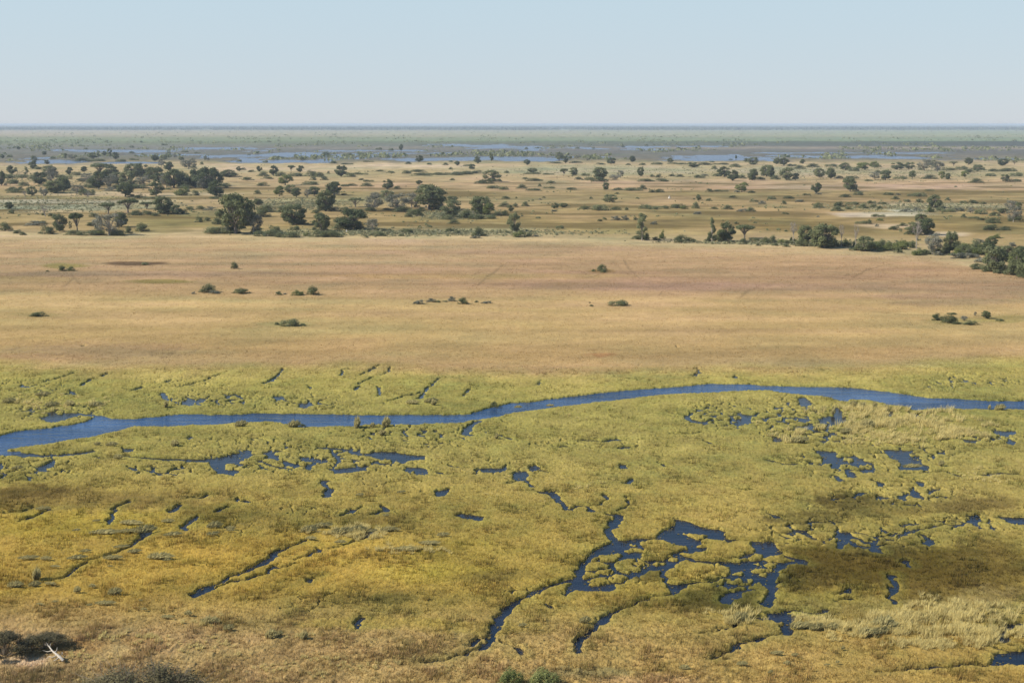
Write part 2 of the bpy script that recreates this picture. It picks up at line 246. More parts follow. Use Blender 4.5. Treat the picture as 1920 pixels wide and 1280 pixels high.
# strokes: list of (x, y, half width in metres)
STROKES = [
 [(-30,850,1.2),(0,848,1.4),(50,851,.9),(85,854,.7),(130,851,.8),(172,846,.6)],
 [(185,856,.4),(210,857,.5),(240,854,.3),(290,859,.5),(340,861,.6),(380,862,.9),(410,861,1.3),(440,853,.8),(457,846,.3)],
 [(1120,1033,.25),(1095,1058,.15),(1082,1083,.35),(1045,1094,.4),(1005,1107,.38),(975,1125,.3),(950,1140,.5),(935,1165,.42),(925,1190,.45),(905,1216,.35)],
 [(905,1216,.3),(880,1223,.2),(840,1235,.12),(790,1243,.08)], [(940,1200,.25),(962,1211,.25),(972,1218,.3),(980,1230,.12)],
 [(1267,1112,.12),(1222,1120,.12),(1182,1134,.14),(1148,1150,.2),(1137,1160,.42),(1118,1172,.5),(1103,1186,.36),(1088,1202,.3),(1081,1224,.22)],
 [(278,998,.55),(258,1013,.42),(236,1027,.25),(200,1041,.14),(165,1051,.14),(142,1065,.22),(120,1079,.18),(93,1090,.08)],
 [(575,1010,.15),(545,1024,.2),(520,1033,.35),(505,1047,.45),(488,1059,.42),(440,1078,.32),(400,1096,.32),(380,1106,.5),(362,1118,.25)],
 [(560,1055,.08),(522,1065,.2),(520,1058,.1),(500,1075,.22),(440,1090,.18),(385,1108,.2)],
 [(597,1035,.3),(600,1028,.2),(575,1043,.1),(550,1050,.08)], [(700,990,.3),(685,1005,.4),(665,1014,.2),(620,1028,.1)],
 [(1003,919,.2),(1030,923,.6),(1045,930,.5),(1048,940,.35),(1058,948,.25),(1068,956,.2)], [(1030,919,.25),(1052,921,.15)], [(1080,948,.12),(1103,947,.2),(1112,956,.5)],
 [(1060,956,.15),(1090,947,.1),(1125,946,.12),(1140,935,.1),(1132,927,.35)], [(1141,963,.4),(1160,965,.6),(1156,978,.5),(1143,990,.6),(1144,1000,.45),(1152,1010,.35)],
 [(1175,904,.45),(1190,896,.1)], [(1177,930,.1),(1180,945,.08),(1160,958,.15)],
 [(133,731,.2),(138,735,.7),(145,739,.2)], [(303,734,.2),(308,742,.8),(315,750,.3)], [(425,744,.3),(440,738,.5),(450,743,.25),(470,746,.7)], [(100,755,.3),(108,757,.6)],
 [(600,754,.4),(618,758,.5)], [(790,733,.2),(797,738,.35),(783,747,.6)], [(797,733,.35),(812,718,.3),(828,706,.12)], [(797,733,.25),(760,742,.2),(730,750,.25)],
 [(494,718,.4),(507,714,.6),(520,704,.35),(532,690,.1)], [(640,703,.3),(642,694,.25),(655,690,.2)], [(675,702,.1),(690,696,.25),(702,688,.35),(715,684,.15)], [(715,702,.2),(728,695,.3),(733,688,.2)], [(670,720,.12),(700,706,.15)],
 [(666,730,.4),(673,723,.4)], [(710,742,.15),(714,732,.3),(709,724,.3)], [(95,712,.4),(115,706,.3),(140,698,.2)], [(62,722,.2),(95,710,.25)], [(152,722,.35),(165,713,.45),(172,709,.3)],[(190,705,.2),(202,699,.25)],
 [(250,730,.5),(270,724,.4)], [(312,716,.35),(322,711,.3)], [(340,724,.15),(385,712,.2),(412,700,.3)], [(585,728,.1),(580,722,.2)], [(865,742,.15),(883,728,.2)], [(1008,721,.2),(1014,713,.2)],
 [(1302,703,.6),(1311,698,.6),(1310,691,.3)], [(1378,708,.6),(1381,703,.2)], [(1287,778,.3),(1292,784,.5),(1308,791,.7),(1340,785,.2)], [(1287,780,.3),(1300,772,.15),(1330,762,.1)], [(1370,757,.3),(1385,762,.4),(1402,766,.3)],
 [(1450,817,.2),(1462,822,.7),(1457,827,.4)], [(1260,812,.15),(1300,812,.25),(1320,808,.2)], [(1322,825,.15),(1333,830,.3)], [(1138,826,.5),(1155,823,.4),(1172,823,.2)],
 [(1095,824,.4),(1118,825,.3)], [(1040,835,.2),(1060,836,.4)], [(1165,839,.5),(1180,837,.3)], [(460,875,.2),(482,868,.15),(505,880,.2)],
 [(612,900,.5),(606,906,.2),(620,915,.4),(612,930,.6)], [(840,915,.25),(830,921,.7),(826,927,.6)], [(718,948,.5),(725,955,.5),(700,965,.3)], [(640,965,.15),(660,958,.3),(680,950,.15)],
 [(445,934,.2),(440,939,.15),(460,938,.5),(468,941,.3)], [(360,933,.3),(378,932,.3),(392,926,.3)], [(330,952,.2),(322,957,.5),(340,944,.2)], [(408,958,.2),(430,948,.25)],
 [(345,993,.25),(352,978,.4),(370,968,.25)], [(240,873,.2),(250,877,.4)], [(275,880,.3),(285,884,.3)], [(0,962,.1),(45,958,.2),(60,950,.15)], [(37,977,.1),(60,969,.2),(95,953,.15)],
 [(205,983,.1),(215,953,.2),(235,943,.25),(245,938,.2)], [(1440,1072,.4),(1446,1090,.5),(1450,1105,.5),(1440,1125,.55),(1434,1133,.45)],
 [(1440,1152,.2),(1475,1145,.2),(1545,1147,.25),(1552,1143,.5)], [(1476,1168,.3),(1478,1180,.55),(1470,1188,.2),(1430,1196,.15),(1392,1206,.25),(1362,1222,.2),(1335,1235,.08)],
 [(1368,1097,.7),(1385,1094,.3)], [(1360,1128,.6),(1375,1114,.8),(1396,1106,.5),(1410,1104,.3)], [(1672,1078,.4),(1680,1095,.35),(1675,1108,.25),(1672,1120,.2),(1680,1131,.3)], [(1700,1052,.4),(1705,1062,.2)],
 [(1640,1028,.5),(1650,1035,.5)], [(1640,1005,.2),(1690,1000,.3),(1720,993,.25),(1775,981,.2)], [(1725,1000,.2),(1745,1010,.35),(1740,1018,.4)], [(1690,985,.4),(1715,982,.4)],
 [(1510,1022,.2),(1470,1016,.15),(1455,1016,.2)], [(1440,962,.4),(1460,968,.5)], [(1505,995,.5),(1512,1000,.4)], [(1475,1008,.4),(1465,1003,.3)],
 [(1698,945,.5),(1720,944,.3)], [(1690,932,.15),(1705,926,.3)], [(1745,932,.25),(1770,929,.3)], [(1607,927,.2),(1618,922,.4)], [(1640,900,.3),(1652,904,.3),(1655,911,.3)], [(1700,886,.15),(1735,884,.25),(1770,883,.2)],
 [(1690,893,.2),(1705,896,.3)], [(1780,885,.25),(1800,892,.3)], [(1845,890,.4),(1875,886,.4),(1910,888,.3)], [(1566,890,.3),(1578,900,.5)], [(1590,880,.4),(1600,893,.6)], [(1440,861,.3),(1470,868,.3),(1500,870,.3)],
 [(1865,1244,.25),(1800,1247,.18),(1730,1252,.14),(1650,1258,.08)], [(1872,1180,.3),(1885,1200,.55)], [(1872,1183,.3),(1895,1172,.4),(1920,1166,.3)], [(1858,1212,.1),(1890,1220,.2),(1925,1222,.25)],
 [(1568,1111,.1),(1590,1110,.3),(1592,1102,.3)], [(1570,1127,.2),(1595,1122,.3)], [(1425,1158,.2),(1445,1160,.3)], [(1320,1188,.06),(1360,1178,.1),(1395,1165,.1),(1420,1155,.15)],
 [(672,1178,.15),(670,1165,.25),(680,1158,.3)], [(880,1210,.3),(895,1200,.25)], [(580,1090,.15),(580,1085,.25),(600,1078,.08)], [(1025,1130,.2),(1038,1135,.3),(1040,1142,.15)],
 [(480,1300,.01),(481,1301,.01)], [(1145,1040,.1),(1150,1041,.1)], [(900,788,.2),(878,800,.5),(872,812,.3),(890,815,.25)], [(930,812,.2),(960,822,.25)], [(690,818,.3),(700,822,.3)], [(730,827,.3),(748,829,.4)],
 [(597,838,.3),(625,840,.5),(655,842,.4)], [(505,851,.3),(520,858,.6)], [(570,857,.5),(580,864,.6)], [(490,864,.4),(510,872,.3),(545,878,.3)], [(700,868,.4),(725,868,.5)], [(845,872,.3),(862,874,.4)],
 [(955,905,.1),(985,898,.2),(1000,912,.2)], [(1015,879,.3),(1025,884,.2)], [(820,885,.25),(845,888,.25)], [(1235,866,.1),(1250,873,.25)], [(1168,870,.3),(1172,878,.3)],
]
# ground marks without water (animal tracks on the plain): (x, y, half width m)
TRACKS = [[(943,498,.5),(925,514,1.0),(912,522,.8),(896,537,.7)], [(960,490,.3),(943,498,.3)], [(1168,485,.5),(1178,505,.6),(1190,515,.4),(1200,525,.4)], [(1145,490,.3),(1170,512,.3),(1200,530,.3)],
 [(1100,523,.8),(1125,517,.5)], [(1405,545,.9),(1388,560,.7)], [(120,540,.6),(140,522,.6),(150,535,.6),(180,536,.6)], [(133,516,.6),(150,535,.5)],
 [(1600,522,.6),(1625,508,.7),(1655,500,.5),(1690,493,.3)], [(1585,520,.5),(1592,515,.5)], [(1635,586,.5),(1690,592,.9),(1750,594,.8)], [(225,474,.5),(270,473,.7),(330,471,.4)], [(280,660,.25),(322,668,.35),(337,652,.35)],
 [(1540,520,.5),(1600,524,.8),(1660,527,1.0),(1700,531,.8)], [(1620,545,.5),(1632,557,.4)], [(1236,556,.4),(1240,551,.4)], [(1000,560,.5),(1050,565,.9),(1100,567,.7)]]
# soft colour patches: cx, cy, rx, ry, display colour, strength
PATCH = [(200,940,260,20,(144,122,52),.75),(60,925,90,16,(112,92,36),.8),(420,965,90,22,(125,108,35),.6),(30,950,70,14,(120,100,35),.5),(540,980,100,22,(140,122,48),.55),(700,975,80,16,(135,112,45),.6),
 (150,985,220,28,(182,156,38),.6),(500,1045,280,55,(190,154,48),.55),(900,1050,160,40,(150,132,40),.6),(800,1075,130,22,(178,158,45),.5),(760,1130,160,25,(135,122,50),.35),(900,1085,70,9,(128,112,46),.45),(730,1125,60,10,(105,100,40),.6),
 (1000,1040,110,40,(178,152,62),.5),(960,1080,90,10,(130,114,46),.5),(1700,1065,200,45,(104,86,22),1.0),(1560,1055,110,42,(106,88,24),.95),(1500,1085,70,28,(104,88,28),.85),(1860,1060,90,50,(128,108,40),.7),(1780,1110,160,28,(118,98,34),.75),(1640,1035,80,16,(98,84,28),.7),
 (1590,940,70,16,(100,84,34),.9),(1650,955,120,16,(122,104,44),.6),(1520,975,70,16,(108,90,36),.7),(1800,950,60,18,(112,94,40),.75),(1870,945,60,14,(128,108,48),.6),(1450,975,36,8,(105,86,40),.8),(1340,1125,80,26,(96,86,28),.85),(1220,1080,50,12,(112,92,32),.8),(1380,1100,60,14,(104,92,28),.7),
 (1700,1145,220,22,(160,142,75),.5),(1850,1140,100,40,(158,140,78),.5),(120,500,45,6,(160,145,70),.8),(250,496,60,4,(128,98,66),1.0),(300,530,70,4,(150,132,64),.8),(60,525,90,8,(180,150,92),.5),(70,592,60,6,(165,152,80),.6),(545,611,50,6,(180,168,100),.5),
 (1128,511,26,4,(165,130,65),.7),(1130,668,30,4,(198,142,88),.7),(1790,604,60,7,(175,158,92),.6),(1880,600,60,8,(172,158,84),.6),(1650,403,90,6,(226,204,168),.9),(1700,396,40,3,(236,218,190),.9),(1660,425,60,5,(222,192,148),.8),(1770,440,50,5,(225,200,160),.7),(700,436,200,8,(190,170,115),.7),(900,432,160,10,(192,180,128),.7),
 (100,383,210,14,(184,176,138),.9),(110,398,60,4,(224,192,140),.7),(120,372,200,4,(150,138,78),.8),(240,365,220,5,(216,186,140),.8),(350,415,120,14,(156,140,78),.8),(560,380,90,10,(180,172,118),.7),(300,432,60,7,(166,148,86),.6),(840,400,60,8,(182,172,118),.6),(1740,388,170,8,(190,176,132),.75),(1240,452,60,5,(212,186,140),.6),
 (1350,437,110,6,(194,170,104),.6),(1150,430,150,10,(178,156,92),.6),(1180,395,200,10,(170,148,88),.4),(1280,419,90,7,(146,124,72),.8),(1480,425,160,8,(142,118,62),.75),(1580,437,90,10,(148,126,70),.7),(1850,430,110,7,(142,118,64),.7),(1450,373,260,4,(150,128,78),.7),(1700,370,120,7,(150,128,72),.75),(1040,372,140,5,(160,140,88),.7),
 (780,360,110,5,(160,142,88),.7),(400,345,60,6,(200,172,122),.5),(1130,320,260,9,(186,176,132),.7),(1480,322,120,9,(190,178,138),.6),(1700,322,160,8,(186,170,128),.5),(1640,352,300,5,(206,172,134),.8),(1290,344,220,6,(206,172,130),.7),(560,317,120,5,(218,192,146),.7),(760,312,140,6,(222,196,150),.8),(420,318,60,10,(220,192,146),.7),
 (50,1243,48,12,(220,188,142),1.0),(130,1215,80,14,(164,126,62),.5),(210,1205,110,10,(160,122,62),.4),(1080,1265,130,10,(150,136,84),.6),(1220,1278,120,12,(188,150,96),.5),(600,1240,200,14,(150,124,66),.5),(900,1180,140,14,(168,146,56),.5),(700,1170,160,14,(165,144,50),.5),
 (30,600,200,18,(205,172,108),.3),(1800,560,160,16,(176,142,106),.5),(200,660,180,16,(172,136,98),.5),(1100,635,300,16,(208,174,112),.3),(600,485,300,12,(204,170,122),.3),(950,470,180,12,(186,152,112),.4),(1300,540,350,9,(182,146,112),.5),(250,515,300,6,(178,144,112),.5),(1020,520,180,6,(200,164,102),.5),(800,520,200,5,(196,156,94),.5)]
# broken marsh density: cx, cy, rx, ry, strength
BROKEN = [(60,735,90,30,.5),(110,775,90,16,.9),(380,750,130,18,.7),(560,755,130,18,.6),(60,875,110,26,.85),(330,880,100,18,.8),(480,860,110,30,.95),(620,860,170,26,.9),(760,880,120,22,.6),(930,880,90,22,.6),(780,820,150,30,.6),(470,830,120,26,.45),
 (1100,835,150,20,.4),(1370,780,90,30,.8),(1480,790,90,40,.9),(1560,800,70,36,1.0),(1580,870,120,26,.9),(1720,850,120,24,.7),(1860,820,90,18,.7),(1700,930,160,30,.75),(1520,985,120,36,.8),(1640,1010,130,28,.9),(1800,985,120,22,.7),(1400,1080,100,40,.7),(1180,1060,90,40,.7),(1000,1110,70,16,.6),
 (340,720,120,16,.3),(1780,715,90,22,.5),(1880,715,60,16,.5),(600,1130,90,40,.35),(440,990,120,20,.35),(600,960,160,20,.35),(680,905,150,20,.35)]
FARLAKE = [(90,303,75,6),(20,305,40,4),(240,284,90,2.5),(150,282,60,1.5),(300,291,60,3),(420,279,110,2.5),(430,293,90,6),(560,293,130,8),(520,302,110,3),(680,297,120,5),(800,299,110,4.5),(900,298,90,4.5),(880,274,80,3),(960,277,70,4),(1070,278,90,2.4),(1220,276,70,1.8),(1200,280,70,1.5),(1000,299,60,4),(1330,293,90,2.5),(1330,300,70,3),(1410,297,80,5),(1540,294,140,3),(1700,296,160,2.6),(1870,298,120,2.6),(1300,275,60,1.2),(640,283,160,1.6),(760,288,120,1.5),(1500,287,130,1.2),(1700,287,140,1.2),(230,306,60,1.5),(1080,295,70,1.6)]

def sdf_poly(P, X, Y):
    d = np.full(X.shape, 1e9); s = np.zeros(X.shape, bool)
    n = len(P)
    for i in range(n):
        ax, ay = P[i]; bx, by = P[(i+1) % n]
        ex, ey = bx-ax, by-ay
        t = np.clip(((X-ax)*ex + (Y-ay)*ey)/(ex*ex+ey*ey+1e-9), 0, 1)
        d = np.minimum(d, (X-ax-ex*t)**2 + (Y-ay-ey*t)**2)
        c = (ay > Y) != (by > Y)
        xi = ax + (Y-ay)*ex/(ey if abs(ey) > 1e-9 else 1e-9)
        s ^= c & (X < xi)
    d = np.sqrt(d); return np.where(s, d, -d)
def sdf_stroke(P, Wd, X, Y):
    r = np.full(X.shape, -1e9)
    for i in range(len(P)-1):
        ax, ay = P[i]; bx, by = P[i+1]; ex, ey = bx-ax, by-ay
        t = np.clip(((X-ax)*ex + (Y-ay)*ey)/(ex*ex+ey*ey+1e-9), 0, 1)
        r = np.maximum(r, Wd[i] + (Wd[i+1]-Wd[i])*t - np.hypot(X-ax-ex*t, Y-ay-ey*t))
    return r

# ---------------------------------------------------------------- ground sheet
gx = np.concatenate([np.arange(-760, -240, 10.0), np.arange(-240, -20, 3.0), np.arange(-20, 1940, 1.4), np.arange(1940, 2180, 3.0), np.arange(2180, 2690, 10.0)])
gy = np.concatenate([np.array([1900., 1700, 1550, 1450, 1400, 1370, 1340, 1320]), np.arange(1310, 700, -1.0), np.arange(700, 430, -1.0), np.arange(430, 262, -.75), np.arange(262, 240, -.6), 240 - (240-(HORY+.3))*(1-np.exp(-np.linspace(.1, 4.5, 26)))/(1-math.exp(-4.5))])
PX, PY = np.meshgrid(gx, gy); GXW, GYW = unproject(PX, PY)
NR, NC = PX.shape
def window(pts, m=16):
    xs = [p[0] for p in pts]; ys = [p[1] for p in pts]
    c0 = np.searchsorted(gx, min(xs)-m*1.6); c1 = np.searchsorted(gx, max(xs)+m*1.6)
    r = np.where((gy >= min(ys)-m) & (gy <= max(ys)+m))[0]
    return slice(r[0], r[-1]+1), slice(c0, c1)
n_lo = fbm(GXW/3.0, GYW/3.0, 2); n_mid = fbm(GXW/1.1, GYW/1.1, 2, 5)
WX = GXW + .55*fbm(GXW/1.7, GYW/1.7, 2, 11); WY = GYW + .55*fbm(GXW/1.7, GYW/1.7, 2, 23)
WET = np.full(PX.shape, -6.0)
HB = .23
def wpb(pts, isle=False):
    """trace to ground: where a grassy edge of height HB hides the water foot behind it, shift the trace to that foot"""
    P = np.array(pts, float); n = len(P)
    A = np.sum(P[:, 0]*np.roll(P[:, 1], -1) - np.roll(P[:, 0], -1)*P[:, 1])
    e = np.roll(P, -1, 0) - np.roll(P, 1, 0); ny = -e[:, 0]*np.sign(A)*1.0; ny = ny/(np.hypot(e[:, 0], e[:, 1])+1e-6)
    if isle: ny = -ny
    a0, b0 = unproject(P[:, 0], P[:, 1], 0.0); a1, b1 = unproject(P[:, 0], P[:, 1], HB)
    d = HB*F/depth_at(b0)
    k = np.clip(ny*1.4, 0, 1)
    a, b = unproject(P[:, 0], P[:, 1] + d*k, 0.0); return list(zip(a, b))
def wp(pts): a, b = unproject([p[0] for p in pts], [p[1] for p in pts]); return list(zip(a, b))
for k_, P in enumerate(POLYS):
    s = window(P); WET[s] = np.maximum(WET[s], sdf_poly(wpb(P), WX[s], WY[s]) - (.3 if k_ == 0 else 0))
s = window(LAKE); lk = sdf_poly(wpb(LAKE), WX[s], WY[s])
WET[s] = np.maximum(WET[s], lk)
for P in ISLES:
    s = window(P); WET[s] = np.minimum(WET[s], -sdf_poly(wpb(P, True), WX[s], WY[s]) - .16)
for S in STROKES:
    s = window(S); WET[s] = np.maximum(WET[s], sdf_stroke(wp([(p[0], p[1]+2.0) for p in S]), [(p[2] if p[1] > 780 else p[2]*.52)+.03 for p in S], WX[s], WY[s]) + .13*n_mid[s] + .22*np.minimum(n_lo[s], 0))
WTR = WET.copy()
BR = np.zeros(PX.shape)
for cx, cy, rx, ry, st in BROKEN: BR = np.maximum(BR, st*np.exp(-1.2*(((PX-cx)/rx)**2 + ((PY-cy)/ry)**2)))
f1, f2 = worley((GXW + .8*n_mid)/2.6, (GYW + .8*n_lo)/2.6)
cell = f2 - f1
lowp = fbm(GXW/7.0, GYW/7.0, 3, 40)
small = np.maximum((BR*.42 - .24) + .55*np.maximum(lowp, -.3)*BR - cell*1.15 + .07, BR*.55 - .86 + 1.15*fbm(GXW/3.2, GYW/6.5, 3, 44))
near = (PY > 640) & (PY < 1400)
WET = np.where(near, np.maximum(WET, np.clip(small*1.5, -6, .6)), WET)
n_fine = fbm(GXW/.5, GYW/.6, 2, 55)
WET = WET + np.where(near, .10*n_mid + .17*n_fine - .11 - .05*(PY > 840), 0)
TRK = np.full(PX.shape, -9.0)
for S in TRACKS:
    s = window(S, 8); TRK[s] = np.maximum(TRK[s], sdf_stroke(wp(S), [p[2]*.8 for p in S], GXW[s], GYW[s] + .8*n_mid[s]))
# far lakes
fl = np.full(PX.shape, -1.0)
far = (PY > 262) & (PY < 316)
fn = fbm(GXW/70.0, GYW/230.0, 4, 60)
for cx, cy, rx, ry in FARLAKE: fl = np.maximum(fl, 1 - np.sqrt(((PX-cx)/rx)**2 + ((PY-cy)/ry)**2)*.9)
fl = np.where(far, fl + 1.5*fn + .5*fbm(GXW/22, GYW/60, 3, 66) - .26, -1)
# colours
XC = np.array([-760, 0, 480, 960, 1440, 1920, 2700.])
def L7(*v): return np.interp(gx, XC, [v[0]] + list(v) + [v[-1]]) if len(v) == 5 else np.full(gx.shape, float(v[0]))
EDGE = np.interp(gx, [-700, 0, 200, 300, 480, 700, 1000, 1200, 1450, 1640, 1780, 1835, 1925, 2700], [440, 441, 446, 437, 446, 448, 447, 457, 463, 474, 484, 504, 521, 560])
MARSH = np.interp(gx, [-700, 0, 50, 200, 400, 700, 850, 1000, 1200, 1400, 1500, 1700, 1800, 1925, 2700], [676, 678, 684, 694, 688, 686, 697, 703, 695, 689, 697, 685, 676, 668, 660])
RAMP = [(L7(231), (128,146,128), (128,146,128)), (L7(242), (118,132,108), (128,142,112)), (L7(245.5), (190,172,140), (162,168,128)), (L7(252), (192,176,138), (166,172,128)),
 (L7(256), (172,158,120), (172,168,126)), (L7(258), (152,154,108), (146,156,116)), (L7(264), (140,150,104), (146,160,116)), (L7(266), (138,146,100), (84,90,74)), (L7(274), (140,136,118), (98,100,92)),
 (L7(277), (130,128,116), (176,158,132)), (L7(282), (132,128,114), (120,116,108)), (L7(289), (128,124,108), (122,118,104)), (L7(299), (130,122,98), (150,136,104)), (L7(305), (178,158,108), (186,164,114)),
 (L7(309), (206,180,128), (208,180,130)), (L7(325), (198,172,116), (190,170,116)), (L7(340), (205,175,120), (208,174,124)), (L7(352), (198,165,112), (206,168,122)), (L7(362), (172,150,92), (170,146,88)),
 (L7(378), (190,166,112), (186,154,98)), (L7(396), (184,156,100), (192,158,100)), (L7(412), (178,154,94), (166,140,78)), (L7(430), (184,156,98), (176,148,86)), (EDGE-4, (198,174,122), (204,178,124)), (EDGE+1, (216,188,134), (216,184,130)),
 (EDGE+14, (208,174,120), (206,168,116)), (EDGE*.4+.6*505, (206,170,118), (202,162,112)), (L7(524), (192,156,108), (192,152,108)), (L7(542), (198,162,106), (194,154,112)), (L7(566), (214,180,114), (212,174,112)), (L7(620), (206,172,104), (212,176,110)),
 (MARSH-30, (196,160,98), (204,166,104)), (MARSH-9, (190,154,100), (198,162,104)), (MARSH+10, (180,160,80), (188,166,84)), (MARSH+26, (172,158,70), (178,162,76)), (L7(775), (158,148,66), (164,152,70)), (L7(860), (166,150,66), (172,156,74)),
 (L7(930), (170,146,60), (176,156,72)), (L7(1040), (182,150,50), (172,150,64)), (L7(1110), (178,146,50), (178,154,60)), (L7(1150), (172,142,72), (178,156,66)), (L7(1195), (180,148,94), (180,152,66)), (L7(1290), (174,146,92), (182,152,66)), (L7(1950), (174,146,92), (182,152,66))]
spc = np.clip(GYW/260.0, .25, 1)   # warp strength in px
pyw = PY + np.where(PY > 640, 9*fbm(GXW/9, GYW/9, 3, 31) , np.where(PY > 420, 5*fbm(GXW/30, GYW/30, 3, 31), 1.2*fbm(GXW/90, GYW/300, 3, 31)))
COLR = np.zeros((NR, NC, 3)); xt = np.clip(gx/1920, 0, 1)[None, :, None]
pc = None
for k, (ys, a, b) in enumerate(RAMP):
    cc = lin(a)[None, None]*(1-xt) + lin(b)[None, None]*xt
    if k == 0: COLR[:] = cc; py_, pc_ = ys, cc; continue
    t = np.clip((pyw - py_[None]) / np.maximum(ys - py_, 1e-3)[None], 0, 1)[..., None]
    COLR = np.where((pyw >= py_[None])[..., None], pc_*(1-t) + cc*t, COLR)
    py_, pc_ = ys, cc
for cx, cy, rx, ry, c, st in PATCH:
    m = 2.2
    r = np.where((gy > cy-ry*m) & (gy < cy+ry*m))[0]
    if not len(r): continue
    s = (slice(r[0], r[-1]+1), slice(np.searchsorted(gx, cx-rx*m), np.searchsorted(gx, cx+rx*m)))
    sc_ = 3.0 if cy > 640 else (12.0 if cy > 440 else 25.0)
    q = np.sqrt(((PX[s]-cx)/rx)**2 + ((PY[s]-cy)/ry)**2) + .6*fbm(GXW[s]/sc_, GYW[s]/sc_, 4, cx) + (.35*fbm(GXW[s]/.9, GYW[s]/1.6, 3, cx) if cy > 640 else 0)
    w = (st*sstep(1.25, .55, q))[..., None]
    w = np.clip(w*1.1, 0, 1); dk = .88 if (cy > 640 and sum(c) < 300) else 1.0
    COLR[s] = COLR[s]*(1-w) + lin(c)*dk*w
v1 = fbm(GXW/5, GYW/5, 4, 71); v2 = fbm(GXW/22, GYW/22, 4, 83); v3 = fbm(GXW/60, GYW/90, 4, 97); v4 = fbm(GXW/1.2, GYW/1.2, 3, 90)
vv = np.where(PY > MARSH[None, :], .32*v1 + .27*v2 + .18*v4, np.where(PY > 440, .10*v1 + .14*v2 + .10*v3 + .10*v4 + .34*fbm(GXW/60, GYW/13, 4, 77), np.where(PY > 300, .55, .35)*fbm(GXW/16, GYW/11, 4, 98) + .25*v2 + .25*v3*(PY > 300)))
COLR *= np.clip(1 + vv, .35, 1.8)[..., None]
# hue drift
hd = np.where(PY > 690, .5*v2 + .5*fbm(GXW/3.3, GYW/3.3, 3, 140), np.where(PY > 440, v2*.4 + v3*.4 + .6*fbm(GXW/90, GYW/16, 3, 177), v3))
g_t = np.array([.90, 1.01, 1.04]); r_t = np.array([1.05, .99, 1.22])
COLR *= np.where(hd[..., None] > 0, 1 + (r_t-1)*np.minimum(hd, 1)[..., None]*1.6, 1 + (g_t-1)*np.minimum(-hd, 1)[..., None]*2.4)
# olive swales through the scrub country
sw = sstep(.03, .24, fbm(GXW/110, GYW/42, 5, 120)) * sstep(330, 350, PY) * sstep(440, 425, PY) * .85
COLR = COLR*(1-sw[..., None]) + lin((126,106,56))*sw[..., None]
sh = np.maximum(sstep(-1.5, -.2, WTR), sstep(-.35, 0, WET)) * near                                           # greener sedge close to water
COLR = COLR*(1 - (.27*sh)[..., None]) + (lin((116,120,46))*(1+.5*v1[..., None]))*(.27*sh)[..., None]
br = (BR*near*.45)[..., None]
COLR = COLR*(1-br) + lin((142,136,66))*(1+.5*v4[..., None])*br
tk = (sstep(-.3, .6, TRK)*.38)[..., None]
COLR = COLR*(1-tk) + lin((120,98,66))*tk
mud = np.maximum(sstep(-.05, .25, WET)*near, 0)[..., None]
COLR = COLR*(1-mud) + np.array([.035, .030, .016])*mud
fm = sstep(-.7, .05, fl)[..., None]*.7
COLR = COLR*(1-fm) + lin((112,112,106))*fm
COLR = COLR*KALB*(.875 + .15*sstep(-40, 8, PY - MARSH[None, :]) )[..., None]
lum = (COLR @ np.array([.3, .6, .1]))[..., None]
dsat = np.where(PY > MARSH[None, :], .10, .09)[..., None]
COLR = (COLR + dsat*(lum - COLR))*(np.array([1.0, .99, .945]) + sstep(-10, 10, PY - MARSH[None, :])[..., None]*np.array([.0, -.018, -.02]))
# relief
rs = np.random.RandomState(3)
land = .21 + .06*n_lo + .06*n_mid + .06*(fbm(GXW/.45, GYW/.45, 2, 200))
f1b, f2b = worley(GXW/1.9 + .3*n_mid, GYW/1.9)
land += np.where(PY > 700, .09*(.5-f1b)*(.4+BR), 0)
land += .07*(rs.rand(*PX.shape)-.5)
calm = sstep(720, 690, PY + 0*PX)
inm = sstep(-6, 10, PY - MARSH[None, :])
land = land*inm + (1-inm)*( .34 + .07*fbm(GXW/2.2, GYW/2.2, 3, 210) + .03*(rs.rand(*PX.shape)-.5)) 
land = np.where(PY > 330, land, .42)
land += .25*sstep(1120, 1230, PY)*np.abs(fbm(GXW/1.2, GYW/1.2, 3, 222))*(PX < 1400)
eg = sstep(-.42, .16, WET)
ZG = np.where(near, land*(1-eg) - .45*eg, land)
ZG = np.where(far & (fl > 0), -.4, ZG)
ZG[PY < 262] = .3
ridx = np.arange(NR*NC).reshape(NR, NC)
faces = np.stack([ridx[:-1, :-1], ridx[:-1, 1:], ridx[1:, 1:], ridx[1:, :-1]], -1).reshape(-1, 4)
gro = mesh_from('ground', np.stack([GXW, GYW, ZG], -1).reshape(-1, 3), faces, M_GROUND, colour=COLR.reshape(-1, 3), smooth=False)
tag(gro, 'olive marsh mats in front and dry tan grassland running to the horizon', kind='structure')
def look_up(A, px, py):
    c = np.clip(np.searchsorted(gx, px), 0, NC-1); r = np.clip(NR-1-np.searchsorted(gy[::-1], py), 0, NR-1)
    return A[r, c]
